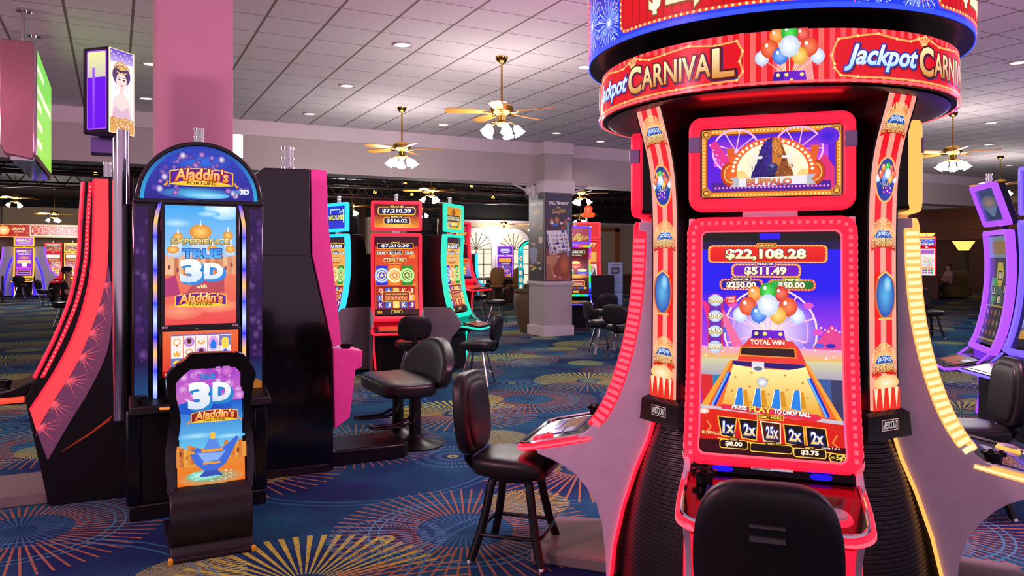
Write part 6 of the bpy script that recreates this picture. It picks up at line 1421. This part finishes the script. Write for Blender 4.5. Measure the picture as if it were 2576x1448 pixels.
# scroll bracket under the beam beside the pillar
for s, x_, lab in ((-1, px0 - 0.05, 'white scrolled bracket at the pillar on the side of the coin machines'), (1, px1 + 0.05, 'white scrolled bracket at the pillar on the side of the round sign tower')):
    br_ = empty('corner_bracket', (x_, 14.58, 3.27), 0, lab, 'bracket')
    MB().box(min(0, s * 0.55), max(0, s * 0.55), -0.03, 0.03, -0.03, -0.001).box(min(0, s * 0.03), max(0, s * 0.03), -0.03, 0.03, -0.34, 0).build('frame', trim_paint, br_)
    MB().tube([(s * 0.5, 0, -0.03), (s * 0.3, 0, -0.1), (s * 0.12, 0, -0.2), (s * 0.03, 0, -0.34)], 0.022, 8).tube([(s * (0.14 + 0.08 * math.cos(t)), 0, -0.13 + 0.08 * math.sin(t)) for t in [2 * PI * k / 16 for k in range(16)]], 0.018, 6, closed=True).build('scroll', trim_paint, br_)
# big planter jar
pj = empty('planter_jar', (8.38, 15.36, 0), 0, 'large stoneware jar standing against the poster pillar', 'planter')
MB().lathe([(0.20, 0), (0.24, 0.08), (0.32, 0.40), (0.36, 0.66), (0.35, 0.80), (0.30, 0.88), (0.33, 0.92), (0.33, 0.97), (0.29, 0.97), (0.27, 0.90), (0.30, 0.8), (0.001, 0.74)], n=40).build('jar', mat('brown_stoneware', '#5f4a36', 0.7, vary=0.3, scale=9, bump=0.4), pj)

# ---------------------------------------------------------------- gaming table with tan chairs, windows
tb = empty('gaming_table', (12.9, 25.95, 0), 0.3, 'dark gaming table ringed by tan chairs before the arched windows', 'table')
MB().prism([(1.0 * math.cos(t), 0.5 * math.sin(t)) for t in [2 * PI * k / 32 for k in range(32)]], 'z', 0.86, 0.92).build('tabletop', mat('dark_baize', '#1c2420', 0.8), tb); MB().tube([(1.05 * math.cos(t), 0.55 * math.sin(t), 0.90) for t in [2 * PI * k / 32 for k in range(32)]], 0.05, 8, closed=True).build('rail', mat('beige_rail', '#a89878', 0.5), tb); MB().box(-0.5, 0.5, -0.25, 0.25, 0, 0.86).build('pedestal', brown_wall, tb, bevel=0.02)
tan = mat('tan_leather', '#a4703c', 0.5); wood = mat('dark_wood_leg', '#3a2418', 0.45)
def tan_chair(loc, heading, label):
    r = empty('dining_chair', (loc[0], loc[1], 0), -math.radians(heading), label, 'chair')
    MB().pad((0, 0, 0.66), (0.50, 0.48, 0.12), 4, 6).build('seat', tan, r); MB().pad((0, -0.24, 1.02), (0.52, 0.09, 0.62), 3, 8, lambda q: (q.x, q.y - 0.15 * q.z + 0.3 * q.x * q.x, q.z)).build('backrest', tan, r)
    for sx in (-1, 1):
        for sy in (-1, 1): MB().cyl((sx * .22, sy * .21, 0), (sx * .18, sy * .17, 0.62), 0.022, 0.026, 8).build('leg', wood, r)
    return r
tc0 = tan_chair((12.30, 25.0), 20, 'tan chair at the gaming table, beside the tall red-edged machine')
put(tc0, (13.0, 24.95), 350, 'tan chair in the middle of the gaming table side, below the violet machine')
put(tc0, (13.85, 25.2), 320, 'tan chair at the gaming table, nearest the lit letter arch')
ar = empty('lit_arch_sign', (12.30, 22.75, 0), math.radians(-12), 'turquoise lit arch sign with vertical letters beside the poster pillar', 'sign')
archp = [(-0.22, 0.0, 0.55)] + [(-0.22, 0, 0.7 + 0.12 * k) for k in range(11)] + [(-0.22 + 0.32 * (1 - math.cos(t)), 0, 1.9 + 0.30 * math.sin(t)) for t in [PI * k / 14 for k in range(15)]] + [(0.42, 0, 1.9 - 0.13 * k) for k in range(1, 15)]
MB().tube(archp, 0.11, 4, sx=0.7).build('arch', black_satin, ar)
a = Art(0, 0, 20, 150, lg(0, '#18b8c8', 150, '#106a78'))
for k, t in enumerate('CARDS'): a.spot(10, 34 + 24 * k, 9, 11, '#e07a28', '#1aa0b0', 8); a.text(t, 5, 27 + 24 * k, 15, 41 + 24 * k, '#fff4d0', bold=0.04)
a.build('letter_panel', flat(-0.31, -0.13, 0.5, 2.0, -0.09), ar); MB().tube([(x, -0.085, z) for x, y, z in archp[11:27]], 0.035, 6).build('arch_light', teal_led, ar)
MB().box(-0.34, 0.55, -0.2, 0.2, 0, 0.5).build('base', black_satin, ar)
# arched windows in the rear wall
day = glow('daylight_pane', '#f2e6cc', 1.15)
for k, xc in ((1, 15.55), (2, 13.75)):
    b = MB(); pts = [(xc + 0.72 * math.cos(t), 2.05 + 0.72 * math.sin(t)) for t in [PI * q / 24 for q in range(25)]]
    b.prism([(xc - 0.72, 0.55), (xc + 0.72, 0.55)] + pts, 'y', 29.97, 29.995); w_ = struct('window_%d' % k, b, day, smooth=0)
    b = MB(); inner = [(xc - 0.72, 0.55), (xc + 0.72, 0.55)] + pts; outer = [(xc - 0.88, 0.45), (xc + 0.88, 0.45)] + [(xc + 0.90 * math.cos(t), 2.05 + 0.92 * math.sin(t)) for t in [PI * q / 24 for q in range(25)]]
    b.ring(lambda u, z, h: (u, 29.96 - h, z), outer, inner, -0.03, 0.06).build('casing', trim_paint, w_)
    b = MB()
    for q in range(1, 8): t = PI * q / 8; b.cyl((xc, 29.95, 2.05), (xc + 0.72 * math.cos(t), 29.95, 2.05 + 0.72 * math.sin(t)), 0.014, None, 6)
    for z in (0.95, 1.4, 1.85, 2.05): b.box(xc - 0.72, xc + 0.72, 29.94, 29.965, z - 0.012, z + 0.012)
    for x in (-0.36, 0, 0.36): b.box(xc + x - 0.012, xc + x + 0.012, 29.94, 29.965, 0.55, 2.05)
    b.build('muntins', wood, w_)
struct('trim_5', MB().box(9.0, 37.0, 29.9, 30.0, 3.22, 3.30), trim_paint, smooth=0)
struct('wainscot', MB().box(9.0, 12.9, 29.96, 30.0, 0, 1.35).box(16.6, 31, 29.96, 30.0, 0, 0.9), brown_wall, smooth=0)
sk = empty('wall_sconce', (0.865, 6.72, 2.60), 0, 'small white lit sconce on the side of the pink column', 'sconce')
MB().cyl((0.045, 0, -0.09), (0.045, 0, 0.10), 0.04, None, 16).build('shade', glow('sconce_glass', '#fff4dc', 2.0), sk); MB().box(0.0, 0.05, -0.02, 0.02, -0.12, -0.09).build('bracket', brass, sk)
sc = empty('wall_sconce', (12.35, 29.96, 2.35), 0, 'small lit box sconce on the rear wall beside the half-hidden arched window', 'sconce')
MB().box(-0.12, 0.12, -0.1, 0, -0.22, 0.22).build('shade', glow('sconce_glass', '#fff4dc', 2.0), sc, bevel=0.01); MB().box(-0.14, 0.14, -0.02, 0, -0.26, 0.26).build('back_plate', brass, sc); lamp('sconce_lamp', 'POINT', (0, -0.25, 0), 25, (1, .85, .65), 0.1, parent=sc)

# ---------------------------------------------------------------- things right of the poster pillar
struct('door_1', MB().box(19.2, 20.9, 29.93, 30.0, 0, 2.9), mat('cream_door_opening', '#b8a888', 0.7), smooth=0)
struct('trim_6', MB().box(18.95, 19.2, 29.88, 30, 0, 3.05).box(20.9, 21.15, 29.88, 30, 0, 3.05).box(18.95, 21.15, 29.88, 30, 2.9, 3.1), mat('amber_wood_casing', '#9a5a24', 0.5), smooth=0)
fs = empty('sign_stand', (11.5, 16.45, 0), math.radians(-15), 'tall pale blue double board stand with printed notices, behind the aisle stools', 'sign stand')
MB().box(-0.22, 0.22, -0.02, 0.03, 0, 1.58).build('frame', black_satin, fs, bevel=0.005)
a = Art(0, 0, 42, 76, lg(0, '#b8c8ec', 76, '#8ab0e8')); a.text('TOURNAMENTS', 5, 4, 37, 9, '#38405a'); a.rr(9, 13, 33, 30, 2, '#2a3048'); a.rect(12, 18, 30, 25, '#8a94b0')
for k in range(7): a.rect(12 - (k % 3) * 3, 36 + 4 * k, 30 + (k % 3) * 3, 37.3 + 4 * k, '#7a88b0')
a.build('upper_notice', flat(-0.2, 0.2, 0.80, 1.56, -0.021), fs, PRINT)
a = Art(0, 0, 42, 76, lg(0, '#a0c0f0', 76, '#88b0f0')); a.text('7X', 6, 6, 24, 22, '#3a4a80', bold=0.0); a.text('TIER CREDIT', 6, 27, 34, 32, '#2a3870', bold=0.02); a.text('MULTIPLIER', 6, 34, 32, 39, '#2a3870', bold=0.02); a.rect(6, 44, 22, 46, '#5a6aa0'); a.rect(6, 48, 30, 50, '#5a6aa0')
a.build('lower_notice', flat(-0.2, 0.2, 0.04, 0.78, -0.021), fs, PRINT)
cb = empty('display_cabinet', (12.75, 16.2, 0), math.radians(-15), 'dark promotion cabinet with red-brown panel beside the pale blue board stand', 'cabinet')
MB().box(-0.42, 0.35, 0, 0.5, 0, 1.75).build('body', mat('dark_maroon_panel', '#2c1216', 0.4), cb, bevel=0.01)
a = Art(0, 0, 70, 60, '#5a161c'); a.text('$1 MILLION', 4, 20, 66, 32, '#d8a8a0', bold=0.02); a.build('panel', flat(-0.36, 0.30, 0.95, 1.6, -0.001), cb, PRINT)
for z_ in (0.75, 0.45): MB().box(-0.4, 0.34, -0.10, 0.0, z_, z_ + 0.03).build('shelf', black_satin, cb)
fb = slot('small machine with blue sign on top, half hidden behind the red bulb edging', (10.35, 12.95), math.radians(-60), blu_d, small_art(71, ['#1a2890', '#ff8a20', '#ffd040', '#3a60e0']), None, 0.95, None, wings=False)
a = Art(0, 0, 100, 44, lg(0, '#2a8af0', 44, '#1a50d8')); a.text('LIGHTNING', 4, 8, 96, 36, '#ffffff', '#1030a0', 0.05, 0.05, 0.15)
MB().box(-0.38, 0.38, -0.02, 0.08, 2.02, 2.36).build('sign_box', black_satin, fb); a.build('sign_face', flat(-0.37, 0.37, 2.03, 2.35, -0.021), fb)
slot('little dark machine in the lit doorway at the rear', (18.4, 28.0), math.radians(-25), violet_led, small_art(72, ['#1a1420', '#f0e8e0', '#b03070', '#4060c0']), None, 0.88, None, wings=False)
kb = tag(MB().box(-0.35, 0.35, 0, 0.5, 0, 1.25).build('service_kiosk', black_satin, None, bevel=0.02, loc=(10.75, 16.0, 0)), 'black waist-high kiosk between the rainbow-framed machine and the blue board stand', 'kiosk'); kb.rotation_euler.z = math.radians(-25)

# ---------------------------------------------------------------- far right
struct('pilaster', MB().box(32.6, 33.3, 22.6, 23.2, 0, 2.3), mat('tan_pilaster', '#8a5c3a', 0.7), smooth=0)
def fan_lamp_column(loc, h, label):
    r = empty('lamp_column', (loc[0], loc[1], 0), 0, label, 'lamp')
    MB().lathe([(0.3, 0), (0.3, 0.2), (0.22, 0.3), (0.20, h - 0.1), (0.26, h)], n=12).build('column', mat('grey_green_column', '#5a5a48', 0.7), r)
    b = MB()
    for k in range(12): an = 2 * PI * k / 12; b.raw([(0.2 * math.cos(an - .22), 0.2 * math.sin(an - .22), h), (0.2 * math.cos(an + .22), 0.2 * math.sin(an + .22), h), (0.46 * math.cos(an + .22), 0.46 * math.sin(an + .22), h + 0.42), (0.46 * math.cos(an - .22), 0.46 * math.sin(an - .22), h + 0.42)], [(0, 1, 2, 3)])
    b.build('shade', glow('amber_fan_shade', '#ffc860', 1.6), r); lamp('column_lamp', 'POINT', (0, 0, h + 0.5), 40, (1, .7, .35), 0.2, parent=r)
fan_lamp_column((33.6, 21.2), 2.0, 'column with a flared amber glass shade in the dim lounge')
fan_lamp_column((32.0, 22.0), 2.35, 'taller column with an amber shade right behind the amber bulb edging')
slot('lone red-framed machine with a blue top screen, far off in the dim lounge', (31.6, 21.6), math.radians(-60), red_d, small_art(81, ['#e8e0e0', '#b060c0', '#40a050', '#f0a040']), small_art(82, ['#2030d0', '#ffd040', '#f0f0ff', '#30b0ff']), 1.05, wings=False)
sf = empty('lounge_sofa', (30.78, 19.95, 0), math.radians(240), 'olive sofa in the dim lounge under the person in pale lilac', 'sofa')
MB().pad((0, 0, 0.28), (1.8, 0.8, 0.5), 5, 6).build('seat', mat('olive_fabric', '#5a4a1c', 0.8), sf); MB().pad((0, 0.35, 0.7), (1.8, 0.28, 0.9), 3, 6).build('backrest', mat('olive_fabric', '#5a4a1c', 0.8), sf)
cn = tag(MB().box(-1.6, 1.6, -0.3, 0.3, 0, 0.95).build('low_counter', mat('brown_counter', '#5a3420', 0.6), None, bevel=0.02, loc=(29.0, 21.2, 0)), 'brown low counter before the far red-framed machine', 'counter'); cn.rotation_euler.z = math.radians(-60)

# ---------------------------------------------------------------- people
skin = mat('skin', '#c89078', 0.55, vary=0.05)


def limb_body(name, m, parent, pts, links):
    """one continuous skinned surface: pts = {key: (x, y, z, radius)}"""
    ks = list(pts); me = bpy.data.meshes.new(name); me.from_pydata([pts[k][:3] for k in ks], [(ks.index(a_), ks.index(b_)) for a_, b_ in links], [])
    o = bpy.data.objects.new(name, me); COL.objects.link(o); me.materials.append(m)
    if parent: o.parent = parent
    md = o.modifiers.new('skin', 'SKIN'); me.skin_vertices.new(name='') if not me.skin_vertices else None
    for i, k in enumerate(ks): me.skin_vertices[0].data[i].radius = (pts[k][3], pts[k][3] if len(pts[k]) < 5 else pts[k][4])
    me.skin_vertices[0].data[0].use_root = True; md.use_smooth_shade = True
    s_ = o.modifiers.new('smooth', 'SUBSURF'); s_.levels = 1; s_.render_levels = 2
    return o


def person(label, loc, rz, sit, shirt, trousers, hair, cap=None):
    r = empty('person', (loc[0], loc[1], 0), rz, label, 'person'); hz = 0.60 if sit else 0.95
    P = {'hip': (0, 0, hz, .15, .12), 'waist': (0, 0, hz + .18, .14, .11), 'chest': (0, .01, hz + .40, .17, .13), 'neck': (0, .01, hz + .56, .055), 'jaw': (0, .035, hz + .64, .07), 'head': (0, .02, hz + .72, .088, .095), 'crown': (0, .0, hz + .79, .07)}
    L = [('hip', 'waist'), ('waist', 'chest'), ('chest', 'neck'), ('neck', 'jaw'), ('jaw', 'head'), ('head', 'crown')]; A = {}; B = {}; LA = []; LB = []
    for s, n in ((-1, 'l'), (1, 'r')):
        P[n + 'sh'] = (s * .19, 0, hz + .46, .065); P[n + 'el'] = (s * .25, .08, hz + .20, .048); P[n + 'wr'] = (s * .20, .30, hz + .16, .032); P[n + 'hand'] = (s * .18, .38, hz + .17, .036, .02)
        for f, dx in (('f1', -.022), ('f2', -.007), ('f3', .008), ('f4', .022)): P[n + f] = (s * .18 + dx, .45 - abs(dx), hz + .155, .009); L.append((n + 'hand', n + f))
        P[n + 'th'] = (s * .18 - s * .045, .41, hz + .165, .010); L.append((n + 'hand', n + 'th'))
        L += [('chest', n + 'sh'), (n + 'sh', n + 'el'), (n + 'el', n + 'wr'), (n + 'wr', n + 'hand')]
        if sit: P[n + 'kn'] = (s * .13, .44, hz - .02, .068); P[n + 'an'] = (s * .13, .36, hz - .42 if hz - .42 > .12 else .12, .045); P[n + 'to'] = (s * .13, .50, P[n + 'an'][2] - .06, .04)
        else: P[n + 'kn'] = (s * .10, .02, .50, .065); P[n + 'an'] = (s * .10, 0, .10, .045); P[n + 'to'] = (s * .10, .14, .045, .04)
        L += [('hip', n + 'kn'), (n + 'kn', n + 'an'), (n + 'an', n + 'to')]
    body = limb_body('body', skin, r, P, L)
    g = 1.14
    S = {k: (P[k][0], P[k][1], P[k][2], P[k][3] * g, (P[k][4] if len(P[k]) > 4 else P[k][3]) * g) for k in ('waist', 'hip', 'chest', 'lsh', 'rsh')}
    for n in 'lr': e = P[n + 'el']; sh = P[n + 'sh']; S[n + 'sl'] = tuple(sh[i] + (e[i] - sh[i]) * .75 for i in range(3)) + (.068,)
    limb_body('shirt', shirt, r, S, [('waist', 'hip'), ('waist', 'chest'), ('chest', 'lsh'), ('chest', 'rsh'), ('lsh', 'lsl'), ('rsh', 'rsl')])
    T = {'hip': (0, 0, hz - .02, .165, .135)}; TL = []
    for n in 'lr':
        for k in ('kn', 'an'): q = P[n + k]; T[n + k] = q[:3] + (q[3] * 1.22,)
        TL += [('hip', n + 'kn'), (n + 'kn', n + 'an')]
    limb_body('trousers', trousers, r, T, TL)
    MB().pad((0, -.012, hz + .765), (.19, .215, .17), 2.4, 6).build('hair', hair, r)
    if cap: MB().pad((0, -.0, hz + .80), (.205, .235, .13), 2.4, 6).raw([(-.08, .08, hz + .79), (.08, .08, hz + .79), (.06, .20, hz + .775), (-.06, .20, hz + .775)], [(0, 1, 2, 3)]).build('cap', cap, r)
    f = MB().pad((0, .112, hz + .705), (.026, .035, .045), 2.2, 3)
    f.build('nose', skin, body); MB().pad((-.033, .098, hz + .735), (.022, .014, .012), 2, 3).pad((.033, .098, hz + .735), (.022, .014, .012), 2, 3).build('eyes', mat('dark_eye', '#1a1210', 0.3), body); MB().pad((0, .104, hz + .655), (.045, .014, .012), 2, 3).build('mouth', mat('lip', '#9a5248', 0.5), body)
    for s in (-1, 1): MB().pad((s * .092, .01, hz + .72), (.02, .04, .06), 2, 3).build('ear', skin, body)
    return r


dark_cloth = mat('black_cotton', '#17151a', 0.85); grey_cloth = mat('dark_grey_cloth', '#2a2a30', 0.85); white_cloth = mat('white_cotton', '#c8ccd8', 0.8); pale_cloth = mat('pale_lilac_cotton', '#a89aa8', 0.8)
person('seated person in black shirt and cap, half hidden by the red swept machine', (-1.05, 22.0), math.radians(-105), True, dark_cloth, grey_cloth, mat('dark_hair', '#2a1c16', 0.6), dark_cloth)
put(low, (-1.12, 21.98), 105, 'black stool under the seated person behind the red swept machine')
person('standing person in white shirt seen from behind, at the red machine with sevens', (11.35, 17.6), math.radians(-20), False, white_cloth, grey_cloth, mat('grey_hair', '#8a7a70', 0.6))
person('seated person in pale lilac shirt in the dim lounge', (30.7, 20.0), math.radians(60), True, pale_cloth, grey_cloth, mat('dark_hair', '#2a1c16', 0.6))
